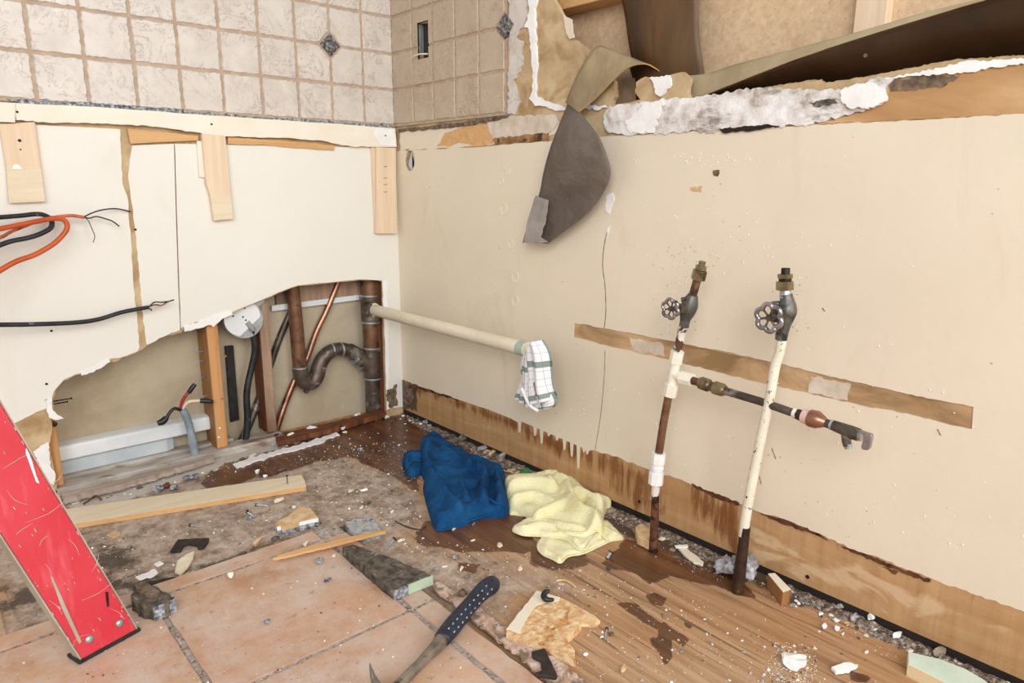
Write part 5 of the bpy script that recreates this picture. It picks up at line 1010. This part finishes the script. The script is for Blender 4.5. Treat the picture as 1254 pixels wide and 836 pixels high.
slabz('wood_splinter', [(334, 683), (345, 678), (385, 667), (420, 659), (450, 652), (474, 648), (472, 651), (440, 659), (405, 668), (370, 676), (340, 683)], .011, .005, 'pine_orange_x', 'long split wood splinter resting across the tile edge', 'wood splinter', .5, 2)
# triangular cement board piece, grey slab
cbp = slabz('cement_board_piece', [(337, 640), (352, 632), (364, 622), (371, 619), (380, 622), (384, 627), (390, 634), (370, 638), (345, 645)], FZ+.022, .010, 'chip_tan', 'wedge of wallboard with tan face and speckled grey edge behind the long splinter', 'wallboard piece', .5, 2, bw=0)
P = [HZ(a, b, FZ+.012) for a, b in rag([(337, 646), (345, 650), (368, 644), (391, 639), (391, 634), (384, 630), (371, 624), (364, 626), (352, 636)], .6, 4, 5, True)]
mb = MB(); mb.slab(P, (0, 0, -.0115)); pchild(mb.build('core_layer', 'mortar'), cbp)
lab(edge_strip('white_layer', (339, 645), (389, 634), FZ+.013, FZ+.0215, 'gypsum', cbp, .002), 'white gypsum layer')
gs = slabz('mortar_slab', [(423, 637), (440, 635), (456, 634), (464, 645), (466, 650), (450, 654), (432, 652), (425, 645)], FZ+.018, .0175, 'mortar_grey', 'small flat grey slab touching the long splinter', 'mortar slab', .8, 6, bw=0)
lab(edge_strip('sawn_edge', (60, 646.5), (375, 595.5), FZ+.001, FZ+.0125, 'pine_orange_x', pk, .0006), 'orange tinted sawn edge')
slabz('plaster_streak', [(285, 568), (310, 559), (330, 553), (380, 540), (412, 528), (416, 532), (385, 544), (335, 558), (290, 573)], FZ+.004, .0035, 'gypsum', 'long white smear of plaster along the foot of the left wall', 'plaster smear', 1.4, 3)
# ---- rocks and chips
PROTO = {}
def rock_mesh(seed, mat, flat=.6, n=26, jag=.0):
    n = 15 if n < 30 else n; jag *= .5 if n < 30 else 1; rnd = random.Random(seed); bm = bmesh.new()
    for i in range(n):
        v = Vector((rnd.gauss(0, 1), rnd.gauss(0, 1), rnd.gauss(0, 1))).normalized()*rnd.uniform(.78, 1.); bm.verts.new((v.x, v.y*rnd.uniform(.8, 1), (v.z*flat)))
    r = bmesh.ops.convex_hull(bm, input=bm.verts)
    junk = [g_ for g_ in r['geom_interior'] if isinstance(g_, bmesh.types.BMVert)]; bmesh.ops.delete(bm, geom=junk, context='VERTS')
    if jag:
        bmesh.ops.triangulate(bm, faces=bm.faces); bmesh.ops.subdivide_edges(bm, edges=bm.edges, cuts=2, use_grid_fill=True)
        for v in bm.verts: v.co += v.co.normalized()*noise.noise(v.co*3.2+Vector((seed, 0, 0)))*jag
    z0 = min(v.co.z for v in bm.verts)
    for v in bm.verts: v.co.z -= z0
    me = bpy.data.meshes.new('rock'); bm.to_mesh(me); bm.free(); me.materials.append(M[mat]); return me
def rock(name, x, y, w_, mat, label, cat_, seed=1, flat=.6, asp=1., rot=0, z=None, group=None, jag=.18, hgt=None):
    """w_ = width in px at its place"""
    z = FZ if z is None else z; p = HZ(x, y, z); s = w_*depth(p)/FPX/2
    key = (mat, seed % 6, flat, jag)
    if key not in PROTO: PROTO[key] = rock_mesh(seed % 6+len(mat), mat, flat, 26, jag)
    o = bpy.data.objects.new(name, PROTO[key]); COL.objects.link(o); o.location = p+Vector((0, 0, -.0004)); o.rotation_euler = (0, 0, math.radians(rot)); o.scale = (s, s*asp, s if hgt is None else hgt)
    return tag(o, label, cat_, group)
rk = slabz('mortar_chunk', [(164, 716), (176, 712), (190, 717), (199, 724), (214, 731), (203, 738), (188, 743), (172, 739), (160, 731)], .028, .0278, 'mortar_dark', 'big dark mortar chunk with pale speckled front just right of the ladder foot', 'mortar chunk', 1.6, 4, bw=0, step=3)
lab(edge_strip('speckled_face', (187, 744), (214, 732), .001, .027, 'mortar', rk, .003), 'pale speckled broken face')
pchild(rock_lump := slabz('raised_crust', [(166, 716), (176, 712), (186, 717), (196, 724), (190, 729), (178, 726), (168, 724)], .034, .007, 'mortar_brown', amp=1.5, seed=8, bw=0, parent=rk, step=3), rk)
F_ = [ # x, y, w, mat, name, label, cat, flat, asp, rot, z
 (566, 733, 20, 'mortar_brown', 'mortar_chunk', 'brown mortar lump near the top of the hammer grip', 'mortar chunk', .7, .9, 0, FZ),
 (610, 771, 15, 'mortar', 'mortar_chunk', 'speckled grey lump against the left corner of the chipboard piece', 'mortar chunk', .8, .9, 10, FZ),
 (648, 792, 14, 'mortar', 'mortar_chunk', 'bluish grey lump in front of the chipboard edge', 'mortar chunk', .5, .8, 0, FZ),
 (327, 763, 10, 'mortar', 'mortar_chunk', 'tiny dark and white stone alone on the terracotta tile', 'stone', .8, 1, 0, TZ),
 (401, 711, 12, 'mortar', 'mortar_chunk', 'small speckled stone on the tile below the grey chip', 'stone', .5, .9, 0, TZ),
 (392, 688, 19, 'mortar_grey', 'mortar_chip', 'angular grey chip on the tile below the long splinter', 'chip', .4, .8, 20, TZ),
 (409, 681, 10, 'laminate', 'plaster_chip', 'oval white chip beside the angular grey chip', 'chip', .35, .7, 50, TZ),
 (376, 668, 14, 'chip_cream', 'plaster_chip', 'pale pointed chip on the tile strip above the splinter', 'chip', .45, .8, 40, TZ),
 (283, 706, 15, 'laminate', 'plaster_chip', 'white wedge-shaped chip on the back row of tiles', 'chip', .6, .7, 60, TZ),
 (318, 667, 26, 'chip_tan', 'wood_chip', 'yellowish torn wood chip at the back tile edge', 'wood chip', .4, .55, 30, FZ),
 (295, 680, 18, 'mortar_dark', 'mortar_chip', 'dark flat chip left of the yellowish wood chip', 'chip', .3, .5, 20, FZ),
 (338, 661, 20, 'mortar_dark', 'mortar_chip', 'dark crumb pile right of the yellowish wood chip', 'chip', .3, .5, 20, FZ),
 (194, 601, 17, 'mortar', 'stone', 'grey stone, leftmost of three behind the pine batten', 'stone', .7, .8, 0, FZ),
 (204, 598, 12, 'rust', 'stone', 'reddish brown stone, middle of three behind the pine batten', 'stone', .8, .8, 0, FZ),
 (213, 600, 15, 'mortar', 'stone', 'dark grey stone, right of three behind the pine batten', 'stone', .7, .8, 40, FZ),
 (234, 587, 24, 'mortar', 'stone', 'flat bluish stone by the wet brown patch', 'stone', .4, .6, 0, FZ),
 (171, 598, 8, 'mortar_dark', 'stone', 'tiny dark stone on the dusty boards left of the three stones', 'stone', .7, .8, 0, FZ),
 (316, 580, 9, 'gypsum', 'plaster_lump', 'rounded white lump just behind the batten end', 'plaster lump', .8, .9, 0, FZ),
 (325, 584, 7, 'gypsum', 'plaster_lump', 'smaller white lump right of the rounded one behind the batten', 'plaster lump', .8, .9, 0, FZ),
 (345, 577, 18, 'mortar_dark', 'stone', 'flat black stone near the nail in the batten', 'stone', .35, .5, 0, FZ),
 (386, 598, 7, 'mortar_dark', 'stone', 'round black pebble right of the batten end', 'stone', .8, .9, 0, FZ),
 (343, 615, 17, 'chip_cream', 'plaster_chip', 'cream double chip under the batten edge', 'chip', .5, .6, 0, FZ),
 (360, 622, 7, 'gypsum', 'plaster_lump', 'small white lump behind the wallboard wedge', 'plaster lump', .7, .8, 0, FZ),
 (311, 636, 14, 'mortar', 'stone', 'grey stone beside the two bent screws', 'stone', .5, .7, 0, FZ),
 (309, 558, 14, 'laminate', 'plaster_chip', 'pinkish white chip on the wet brown patch', 'chip', .25, .6, 30, FZ),
 (255, 562, 10, 'gypsum', 'plaster_lump', 'white lump by the foot of the orange stud', 'plaster lump', .6, .7, 0, FZ),
 (356, 534, 14, 'gypsum', 'plaster_lump', 'white lump at the wall foot below the thin copper pipe', 'plaster lump', .5, .5, 20, FZ+.016),
 (372, 534, 12, 'gypsum', 'plaster_lump', 'flattish white lump, second along the wet sole plate', 'plaster lump', .5, .5, 0, FZ),
 (381, 526, 17, 'gypsum', 'plaster_lump', 'jagged white lump below the drain trap', 'plaster lump', .4, .5, -20, FZ+.016),
 (421, 526, 9, 'gypsum', 'plaster_lump', 'small white lump on the red plate right of the trap', 'plaster lump', .5, .7, 0, FZ+.016),
 (422, 530, 8, 'laminate', 'plaster_lump', 'white lump in front of the red plate', 'plaster lump', .5, .7, 0, FZ),
 (438, 511, 15, 'gypsum', 'plaster_lump', 'half-round white lump left of the stack foot', 'plaster lump', .5, .6, 20, FZ+.006),
 (445, 518, 11, 'gypsum', 'plaster_lump', 'oblong white lump in front of the stack foot', 'plaster lump', .5, .6, 20, FZ),
 (462, 514, 16, 'gypsum', 'plaster_lump', 'largest white block at the stack foot', 'plaster lump', .55, .6, 0, FZ),
 (474, 512, 9, 'gypsum', 'plaster_lump', 'white block right of the largest one at the stack foot', 'plaster lump', .6, .8, 10, FZ),
 (494, 510, 6, 'gypsum', 'plaster_lump', 'slim white bit in the wall corner', 'plaster lump', .5, .5, -40, FZ),
 (480, 507, 14, 'mortar_dark', 'stone', 'dark rubble lump in the wall corner', 'stone', .5, .7, 0, FZ),
 (521, 519, 12, 'mortar', 'stone', 'bluish stone at the kickboard near the corner', 'stone', .6, .7, 0, FZ),
 (441, 552, 13, 'mortar', 'stone', 'blue-grey stone on the wet boards in front of the stack', 'stone', .5, .5, 10, FZ),
 (449, 618, 12, 'mortar_dark', 'stone', 'dark stone left of the blue towel', 'stone', .5, .6, 0, FZ),
 (443, 622, 10, 'chip_cream', 'plaster_chip', 'pale chip beside the dark stone left of the blue towel', 'chip', .4, .6, 30, FZ),
 (481, 628, 9, 'gypsum', 'plaster_lump', 'oval white lump left of the blue towel corner', 'plaster lump', .5, .6, 10, FZ),
 (430, 601, 12, 'chip_cream', 'plaster_chip', 'pale flake of the pair in the middle of the floor, left one', 'chip', .2, .7, 30, FZ),
 (446, 601, 16, 'gypsum', 'plaster_chip', 'long white flake of the pair in the middle of the floor, right one', 'chip', .25, .4, 0, FZ),
 (556, 648, 10, 'laminate', 'plaster_chip', 'white chip peeking out under the front edge of the blue towel', 'chip', .3, .5, 20, FZ),
 (580, 643, 10, 'mortar', 'stone', 'bluish stone peeking out under the blue towel', 'stone', .5, .6, 20, FZ),
 (612, 668, 14, 'chip_cream', 'plaster_chip', 'pale triangular chip in the wet patch below the towels', 'chip', .2, .7, 50, FZ),
 (565, 697, 14, 'laminate', 'plaster_chip', 'leaf-shaped white chip left of the hammer end', 'chip', .3, .5, 40, FZ),
 (545, 694, 9, 'gypsum', 'plaster_chip', 'slim white chip above the mortar slab end', 'chip', .3, .4, -30, FZ),
 (557, 684, 12, 'mortar', 'stone', 'dark speckled stone above the hammer end', 'stone', .6, .7, 0, FZ),
 (533, 698, 8, 'mortar', 'stone', 'light speckled stone by the mortar slab', 'stone', .6, .7, 0, FZ),
 (572, 707, 11, 'mortar_dark', 'stone', 'dark crumb right beside the hammer end', 'stone', .5, .7, 0, FZ),
 (637, 697, 12, 'chip_cream', 'plaster_chip', 'cream chip lying below the yellow cloth', 'chip', .25, .7, 40, FZ),
 (491, 662, 12, 'chip_cream', 'plaster_chip', 'pinkish chip beside the standing nail', 'chip', .3, .7, 0, FZ),
 (579, 662, 9, 'laminate', 'plaster_chip', 'small white chip in the wet patch below the blue towel', 'chip', .3, .5, 0, FZ),
 (763, 820, 20, 'chip_tan', 'wood_chip', 'ragged tan chip at the bottom of the plywood', 'wood chip', .3, .6, 20, FZ),
 (717, 802, 9, 'gypsum', 'plaster_lump', 'white crumb cluster right of the chipboard tip', 'plaster lump', .6, .8, 0, FZ),
 (673, 831, 9, 'gypsum', 'plaster_lump', 'white pebble in front of the dark shim', 'plaster lump', .7, .8, 0, FZ),
 (748, 777, 10, 'mortar_dark', 'stone', 'black crumb pair right of the chipboard', 'stone', .5, .8, 0, FZ),
 (746, 697, 12, 'mortar_dark', 'stone', 'black crumb in the wet patch right of the yellow cloth', 'stone', .4, .7, 0, FZ),
 (836, 800, 8, 'mortar_grey', 'stone', 'small grey pebble beside the wet streak', 'stone', .6, .9, 0, FZ),
 (978, 716, 0, 'rust', '', '', '', 1, 1, 0, FZ),
 (1066, 758, 22, 'gypsum', 'plaster_chunk', 'square white plaster slab leaning at the dark gap', 'plaster chunk', .9, .7, 40, FZ),
 (1009, 769, 12, 'gypsum', 'plaster_chunk', 'white cube-like plaster bit, leftmost of the row by the kickboard', 'plaster chunk', .8, .9, 0, FZ),
 (1025, 771, 11, 'gypsum', 'plaster_chunk', 'rounded white plaster bit, middle of the row by the kickboard', 'plaster chunk', .7, .8, 0, FZ),
 (1033, 778, 8, 'gypsum', 'plaster_chunk', 'small white plaster bit, right in the row by the kickboard', 'plaster chunk', .6, .8, 0, FZ),
 (1005, 752, 12, 'gypsum', 'plaster_chunk', 'flat white flake above the row of plaster bits', 'plaster chunk', .35, .6, 0, FZ),
 (1029, 744, 13, 'mortar_grey', 'stone', 'grey pebble in the dark gap under the kickboard', 'stone', .6, .8, 0, FZ),
 (1046, 758, 20, 'mortar_grey', 'stone', 'bluish grey rubble left of the square plaster slab', 'stone', .5, .7, 0, FZ),
 (1098, 781, 20, 'gypsum', 'plaster_chunk', 'lumpy white and brown plaster chunk near the mint-painted board', 'plaster chunk', .6, .6, -20, FZ),
 (1061, 799, 9, 'chip_cream', 'plaster_chip', 'small pale chip left of the mint-painted board', 'chip', .5, .7, 0, FZ),
 (1150, 802, 32, 'dust', 'dust_clump', 'grey-brown dusty clump behind the mint-painted board', 'dust clump', .5, .6, -20, FZ),
 (1196, 806, 12, 'gypsum', 'plaster_chunk', 'small white bit resting against the kickboard at lower right', 'plaster chunk', .9, .7, 0, FZ),
 (790, 652, 36, 'dust', 'dust_clump', 'matted dust clump at the kickboard right of the yellow cloth', 'dust clump', .45, .5, -20, FZ),
 (745, 628, 26, 'dust', 'dust_clump', 'dust clump directly beside the yellow cloth edge', 'dust clump', .4, .6, -20, FZ),
 (591, 552, 17, 'mortar_grey', 'stone', 'grey rock behind the blue towel', 'stone', .6, .7, 0, FZ),
 (566, 540, 20, 'mortar_dark', 'stone', 'large dark rock behind the left end of the blue towel', 'stone', .6, .7, 0, FZ),
 (603, 556, 20, 'chip_tan', 'wood_chip', 'tan wood chip in the rubble behind the blue towel', 'wood chip', .35, .5, 25, FZ),
 (617, 562, 20, 'mortar_grey', 'stone', 'grey rock right of the tan wood chip behind the towels', 'stone', .5, .6, 0, FZ),
 (895, 742, 0, 'rust', '', '', '', 1, 1, 0, FZ)]
for i, (x, y, w_, m_, nm, lb, ct, fl_, asp, rot, z_) in enumerate(F_):
    if w_: rock(nm, x, y, w_, m_, lb, ct, i, fl_, asp, rot, z_)
slabz('white_flake', [(84, 613), (92, 608), (100, 610), (97, 614), (88, 617)], FZ+.003, .0025, 'laminate', 'thin white flake on the dusty boards near the ladder', 'flake', .3, 3)
slabz('cream_chip', [(214, 699), (217, 686), (228, 678), (238, 674), (236, 683), (230, 693), (221, 702)], FZ+.008, .0065, 'chip_cream', 'almond-shaped cream chip below the notched black shim', 'chip', 0, 2)
slabz('leaf_chip', [(130, 655), (138, 650), (148, 651), (146, 655), (138, 658)], FZ+.003, .0025, 'chip_tan', 'tan leaf-like flake beside the ladder below the batten', 'flake', .2, 3)
slabz('white_flake', [(165, 706), (190, 696), (194, 701), (184, 707), (170, 710)], FZ+.003, .0025, 'gypsum', 'smeared white plaster flake above the dark strip', 'flake', 1.2, 3)
slabz('white_flake', [(188, 690), (196, 686), (201, 689), (193, 693)], FZ+.004, .0035, 'gypsum', 'small white flake below the notched shim, left of the cream chip', 'flake', .4, 3)
slabz('white_flake', [(1018, 816), (1035, 810), (1051, 813), (1040, 820), (1024, 822)], FZ+.008, .0065, 'gypsum', 'shell-shaped white plaster flake at lower right', 'flake', .8, 3)
slabz('plaster_shard', [(830, 670), (840, 670), (862, 687), (861, 691), (850, 688), (840, 680)], FZ+.008, .006, 'laminate', 'long white shard between the two supply pipes', 'plaster shard', .5, 3)
slabz('plaster_shard', [(826, 667), (842, 666), (843, 669), (828, 670)], FZ+.012, .004, 'gypsum', 'short white shard behind the long one', 'plaster shard', .4, 3)
slabz('green_scrap', [(638, 579), (643, 571), (648, 573), (651, 580)], FZ+.012, .006, 'green', 'bright green plastic scrap behind the yellow cloth', 'plastic scrap', 0, 1)
wd = slabz('wood_offcut', [(778, 645), (785, 640), (803, 652), (803, 662), (797, 664), (781, 656)], FZ+.022, .0205, 'chip_tan', 'short wood offcut lying behind the left supply pipe', 'wood offcut', .4, 3)
wb = slabz('painted_wood_block', [(940, 702), (949, 701), (969, 721), (959, 725)], FZ+.03, .0295, 'stud_side', 'small block with cream painted top beside the right supply pipe', 'wood block')
pchild(slabz('painted_top', [(940.5, 702), (949, 701.3), (968.5, 721), (959, 724.5)], FZ+.0312, .0012, 'laminate', bw=0, parent=wb), wb)
mp = slabz('mint_painted_board', [(1112, 797), (1150, 806), (1182, 818), (1206, 832), (1222, 846), (1190, 852), (1150, 832), (1112, 813)], FZ+.022, .0215, 'mint', 'board end with mint painted top in the lower right corner', 'board')
lab(edge_strip('raw_front', (1112, 813), (1190, 852), FZ, FZ+.0215, 'pine_y', mp, .0008), 'bare pinkish wood front')
# crumpled plastic at pipe foot
mb = MB(); 
me = rock_mesh(3, 'clearplastic', .8, 40, .45); o = bpy.data.objects.new('crumpled_plastic', me); COL.objects.link(o); o.location = HZ(908, 708); o.scale = (.034, .042, .034); tag(o, 'crumpled grey plastic at the foot of the right supply pipe', 'plastic bag')
me = rock_mesh(5, 'clearplastic', .8, 40, .45); o = bpy.data.objects.new('crumpled_plastic', me); COL.objects.link(o); o.location = HZ(886, 700); o.scale = (.028, .02, .02); tag(o, 'smaller crumpled plastic wad left of the right supply pipe', 'plastic bag')
# nails, wires, screws on the floor
def wire(name, pts, r, mat, label, cat_, par=None):
    V = [HZ(a, b, FZ+h) for a, b, h in cat(pts, 4)]; mb = MB(); mb.tube(V, r, 8); o = mb.build(name, mat, par, True, rec=par is None)
    if par is None: tag(o, label, cat_)
    return o
wire('bent_wire', [(484, 638, .002), (492, 642, .002), (502, 646, .002), (515, 648, .002), (522, 644, .003)], .0012, 'nail', 'thin bent wire left of the blue towel corner', 'wire')
wire('green_wire', [(681, 711, .002), (690, 710, .003), (698, 713, .003), (705, 719, .002)], .002, 'chip_tan', 'curved greenish twig between chipboard and yellow cloth', 'twig')
def nail_(x, y, x2, y2, h2, label, r=.0022):
    t_ = thing('nail', label, 'nail', HZ(x, y)); a = HZ(x, y, FZ+.001); b = HZ(x2, y2, FZ+h2); d = (b-a).normalized()
    mb = MB(); mb.tube([a, b], r, 8); mb.build('shank', 'steel', t_, True, sharp=40); mb = MB(); mb.tube([b, b+d*.002], r*2.2, 10); mb.build('nail_head', 'nail', t_, True, sharp=40)
nail_(472, 673, 483, 660, .022, 'nail leaning upright beside the long dark mortar slab', .0026)
nail_(300, 640, 303, 626, .012, 'left one of two bent screws below the pine batten', .0016)
nail_(311, 632, 303, 627, .012, 'right one of two bent screws below the pine batten', .0016)
nail_(328, 619, 314, 618, .003, 'screw lying flat under the batten', .0018)
nail_(744, 683, 748, 676, .012, 'short dark bolt at the right tip of the yellow cloth', .003)
nail_(741, 783, 743, 770, .004, 'thin white fastener right of the chipboard piece', .0014)
nail_(246, 645, 233, 643, .004, 'screw above the notched black shim', .0016)
wire('dry_twig', [(102, 617, .003), (110, 612, .01), (118, 607, .012), (124, 612, .003)], .0022, 'rust', 'dark dry twig near the ladder on the dusty boards', 'twig')
# chalk heap
rock('chalk_heap', 972, 812, 44, 'gypsum', 'low heap of crushed white plaster on the plywood', 'plaster heap', 4, .22, .9, 0, FZ, jag=.5, hgt=.010*3)
def heap(name, y0, y1, w0, w1, h, mat, label, seed):
    n = int(abs(y1-y0)/.006); m = 12; vs = []
    for i in range(n+1):
        y = y0+(y1-y0)*i/n; e = min(1, i/8, (n-i)/8); w_ = (w0+(w1-w0)*i/n)*(.75+.5*noise.noise(Vector((y*9+seed, 2, 0))))*max(e, .05)
        for j in range(m+1):
            u_ = j/m; x = -.003-w_*u_; k = math.sin(math.pi*min(1, u_*.85+.15))*(1-u_)**.4 if u_ < 1 else 0
            z = h*e*max(0, k)*(.55+.9*noise.noise(Vector((x*70, y*70, seed)))+.5*noise.noise(Vector((x*160, y*160, seed)))); vs.append((x, y, FZ-.0006+max(0, z)))
    fs = [(i*(m+1)+j, i*(m+1)+j+1, (i+1)*(m+1)+j+1, (i+1)*(m+1)+j) for i in range(n) for j in range(m)]
    o = mk(name, vs, fs, mat, rec=True); return tag(o, label, 'debris', kind='stuff')
t = NT('mixed_debris'); v_ = t.vor(150); c = t.ramp(t.noise(130, 6, rough=.7), [(.34, S('#2f2720')), (.46, S('#6b5c4e')), (.56, S('#97877a')), (.66, S('#d6cfc6'))]); t.bump(t.noise(140, 6), 1., .006); M['debris'] = t.out(c, .95)
heap('debris_ridge', -.02, -.85, .045, .075, .010, 'debris', 'dark mixed debris packed along the kickboard behind the towels', 1)
heap('debris_ridge', -.86, -1.34, .085, .055, .009, 'debris', 'brown debris along the kickboard between the yellow cloth and right supply pipe', 2)
heap('debris_ridge', -1.36, -2.2, .045, .06, .011, 'debris', 'crumbly debris along the kickboard right of the supply pipes', 3)
# ================================================================ RUBBLE ALONG THE RIGHT WALL, CRUMBS
rnd = random.Random(77)
def scatter(n, region, name, mats, wr_, label, cat_, group, flat=(.4, .8), z=FZ, seed=0, size_m=None):
    rnd = random.Random(seed); poly = fz(region) if z == FZ else [tuple(HZ(*p, z))[:2] for p in region]; xs = [p[0] for p in poly]; ys = [p[1] for p in poly]; k = 0; tries = 0
    while k < n and tries < 20000:
        tries += 1; x, y = rnd.uniform(min(xs), max(xs)), rnd.uniform(min(ys), max(ys))
        if not inpoly(np.array([[x, y]]), poly)[0][0]: continue
        m_ = rnd.choice(mats); sd = rnd.randint(0, 5); key = (m_, sd, .55, .12)
        if key not in PROTO: PROTO[key] = rock_mesh(sd+len(m_), m_, .55, 18, .12)
        o = bpy.data.objects.new(name, PROTO[key]); COL.objects.link(o); s = rnd.uniform(*wr_)
        o.location = (x, y, z-.0003); o.rotation_euler = (0, 0, rnd.uniform(0, 6.28)); o.scale = (s, s*rnd.uniform(.5, 1), s*rnd.uniform(*flat)); tag(o, label, cat_, group); k += 1
R1 = [(505, 505), (640, 570), (640, 590), (600, 562), (560, 545), (520, 525)]
scatter(46, R1, 'rubble_stone', ['mortar_dark', 'mortar_brown', 'mortar_dark', 'mortar_grey', 'chip_tan'], (.006, .016), 'dark rubble stone packed between the kickboard and the blue towel', 'stone', 'rubble stones behind the blue towel', seed=1)
scatter(26, [(752, 632), (880, 690), (870, 702), (800, 672), (755, 652)], 'rubble_stone', ['mortar_brown', 'dust', 'chip_cream', 'mortar_dark'], (.004, .011), 'brown rubble crumb along the kickboard between yellow cloth and right supply pipe', 'stone', 'rubble crumbs between the cloth and the right pipe', seed=2)
scatter(70, [(930, 712), (1254, 828), (1210, 845), (1060, 778), (975, 745)], 'rubble_stone', ['mortar', 'gypsum', 'mortar_brown', 'chip_tan', 'mortar_grey', 'chip_cream'], (.003, .010), 'mixed plaster and stone crumb along the kickboard right of the supply pipes', 'stone', 'rubble crumbs along the right kickboard', seed=3)
scatter(22, [(470, 500), (500, 503), (520, 520), (470, 520)], 'rubble_stone', ['mortar_dark', 'mortar_brown', 'gypsum'], (.004, .011), 'dark rubble crumb heaped in the wall corner', 'stone', 'rubble crumbs in the corner', seed=4)
scatter(60, [(400, 530), (500, 520), (520, 640), (470, 640), (380, 600)], 'plaster_crumb', ['gypsum', 'chip_cream', 'gypsum'], (.0016, .0042), 'tiny white plaster crumb on the boards left of the blue towel', 'crumb', 'plaster crumbs left of the blue towel', seed=5)
scatter(60, [(500, 655), (700, 690), (760, 720), (740, 800), (600, 700), (480, 670)], 'plaster_crumb', ['gypsum', 'chip_cream', 'mortar_brown', 'mortar_dark'], (.0016, .0040), 'tiny crumb scattered on the plywood below the towels', 'crumb', 'crumbs below the towels', seed=6)
scatter(45, [(90, 660), (400, 610), (480, 640), (300, 670), (200, 700), (120, 712)], 'plaster_crumb', ['gypsum', 'mortar_dark', 'chip_cream', 'mortar_brown'], (.0016, .0045), 'tiny crumb on the dusty boards between batten and tiles', 'crumb', 'crumbs between batten and tiles', seed=7)
scatter(35, [(760, 740), (900, 730), (1000, 760), (1100, 836), (800, 836)], 'plaster_crumb', ['gypsum', 'mortar_grey', 'mortar_dark'], (.0014, .0036), 'tiny crumb on the bare plywood in front of the supply pipes', 'crumb', 'crumbs in front of the pipes', seed=8)
scatter(34, [(80, 600), (240, 560), (420, 525), (420, 545), (250, 580), (100, 630)], 'plaster_crumb', ['gypsum', 'mortar_brown', 'mortar_grey', 'chip_cream'], (.002, .0065), 'small crumb lying along the foot of the left wall', 'crumb', 'crumbs at the foot of the left wall', seed=9)
scatter(40, [(200, 740), (480, 690), (560, 790), (560, 836), (240, 836)], 'plaster_crumb', ['gypsum', 'mortar_dark', 'chip_tan', 'mortar_grey'], (.0012, .003), 'tiny crumb on the terracotta tiles', 'crumb', 'crumbs on the terracotta tiles', z=TZ, seed=10)
# fine grit nobody could count: one object
def grit(n, regions, name, mats, label, seed, smin=.0006, smax=.0016):
    rnd = random.Random(seed); mb = MB(); polys = [([tuple(HZ(*p, z))[:2] for p in r], z) for r, z, wgt in regions for _ in range(wgt)]
    for i in range(n):
        poly, z = rnd.choice(polys); xs = [p[0] for p in poly]; ys = [p[1] for p in poly]
        for _ in range(30):
            x, y = rnd.uniform(min(xs), max(xs)), rnd.uniform(min(ys), max(ys))
            ok = False; k = len(poly)
            for a in range(k):
                (x1, y1), (x2, y2) = poly[a], poly[(a+1) % k]
                if (y1 > y) != (y2 > y) and x < (x2-x1)*(y-y1)/(y2-y1)+x1: ok = not ok
            if ok: break
        if not ok: continue
        s = rnd.uniform(smin, smax)*(1+2*(rnd.random() < .06)); a = rnd.uniform(0, 6.28); c_, s_ = math.cos(a)*s, math.sin(a)*s; h = s*rnd.uniform(.5, 1.2); q = rnd.uniform(.4, 1)
        mb.add([(x+c_, y+s_, z-.0002), (x-s_*q, y+c_*q, z-.0002), (x-c_, y-s_, z-.0002), (x+s_*q, y-c_*q, z-.0002), (x+c_*.3, y+s_*.3, z+h)], [(0, 1, 4), (1, 2, 4), (2, 3, 4), (3, 0, 4)], rnd.randrange(len(mats)))
    o = mb.build(name, mats); tag(o, label, 'grit', kind='stuff')
grit(5200, [([(395, 545), (500, 540), (520, 640), (480, 650), (380, 610)], FZ, 3), ([(505, 512), (760, 630), (1254, 836), (1180, 850), (960, 745), (740, 660), (540, 560)], FZ, 5), ([(80, 600), (240, 560), (420, 525), (440, 560), (250, 590), (100, 650)], FZ, 2), ([(480, 650), (720, 690), (880, 740), (1050, 836), (660, 836), (560, 740)], FZ, 3), ([(950, 785), (1000, 790), (1000, 836), (930, 836)], FZ, 2),
            ([(90, 660), (400, 610), (480, 640), (300, 670), (200, 700), (120, 712)], FZ, 2)], 'plaster_grit', ['gypsum', 'chip_cream', 'mortar_grey', 'mortar_dark'], 'fine plaster grit strewn over the plywood floor', 11)
grit(900, [([(0, 740), (200, 740), (480, 680), (620, 836), (0, 836)], TZ, 1)], 'tile_grit', ['mortar_grey', 'mortar_dark', 'chip_cream'], 'fine grit strewn over the terracotta tiles', 12, .0005, .0012)
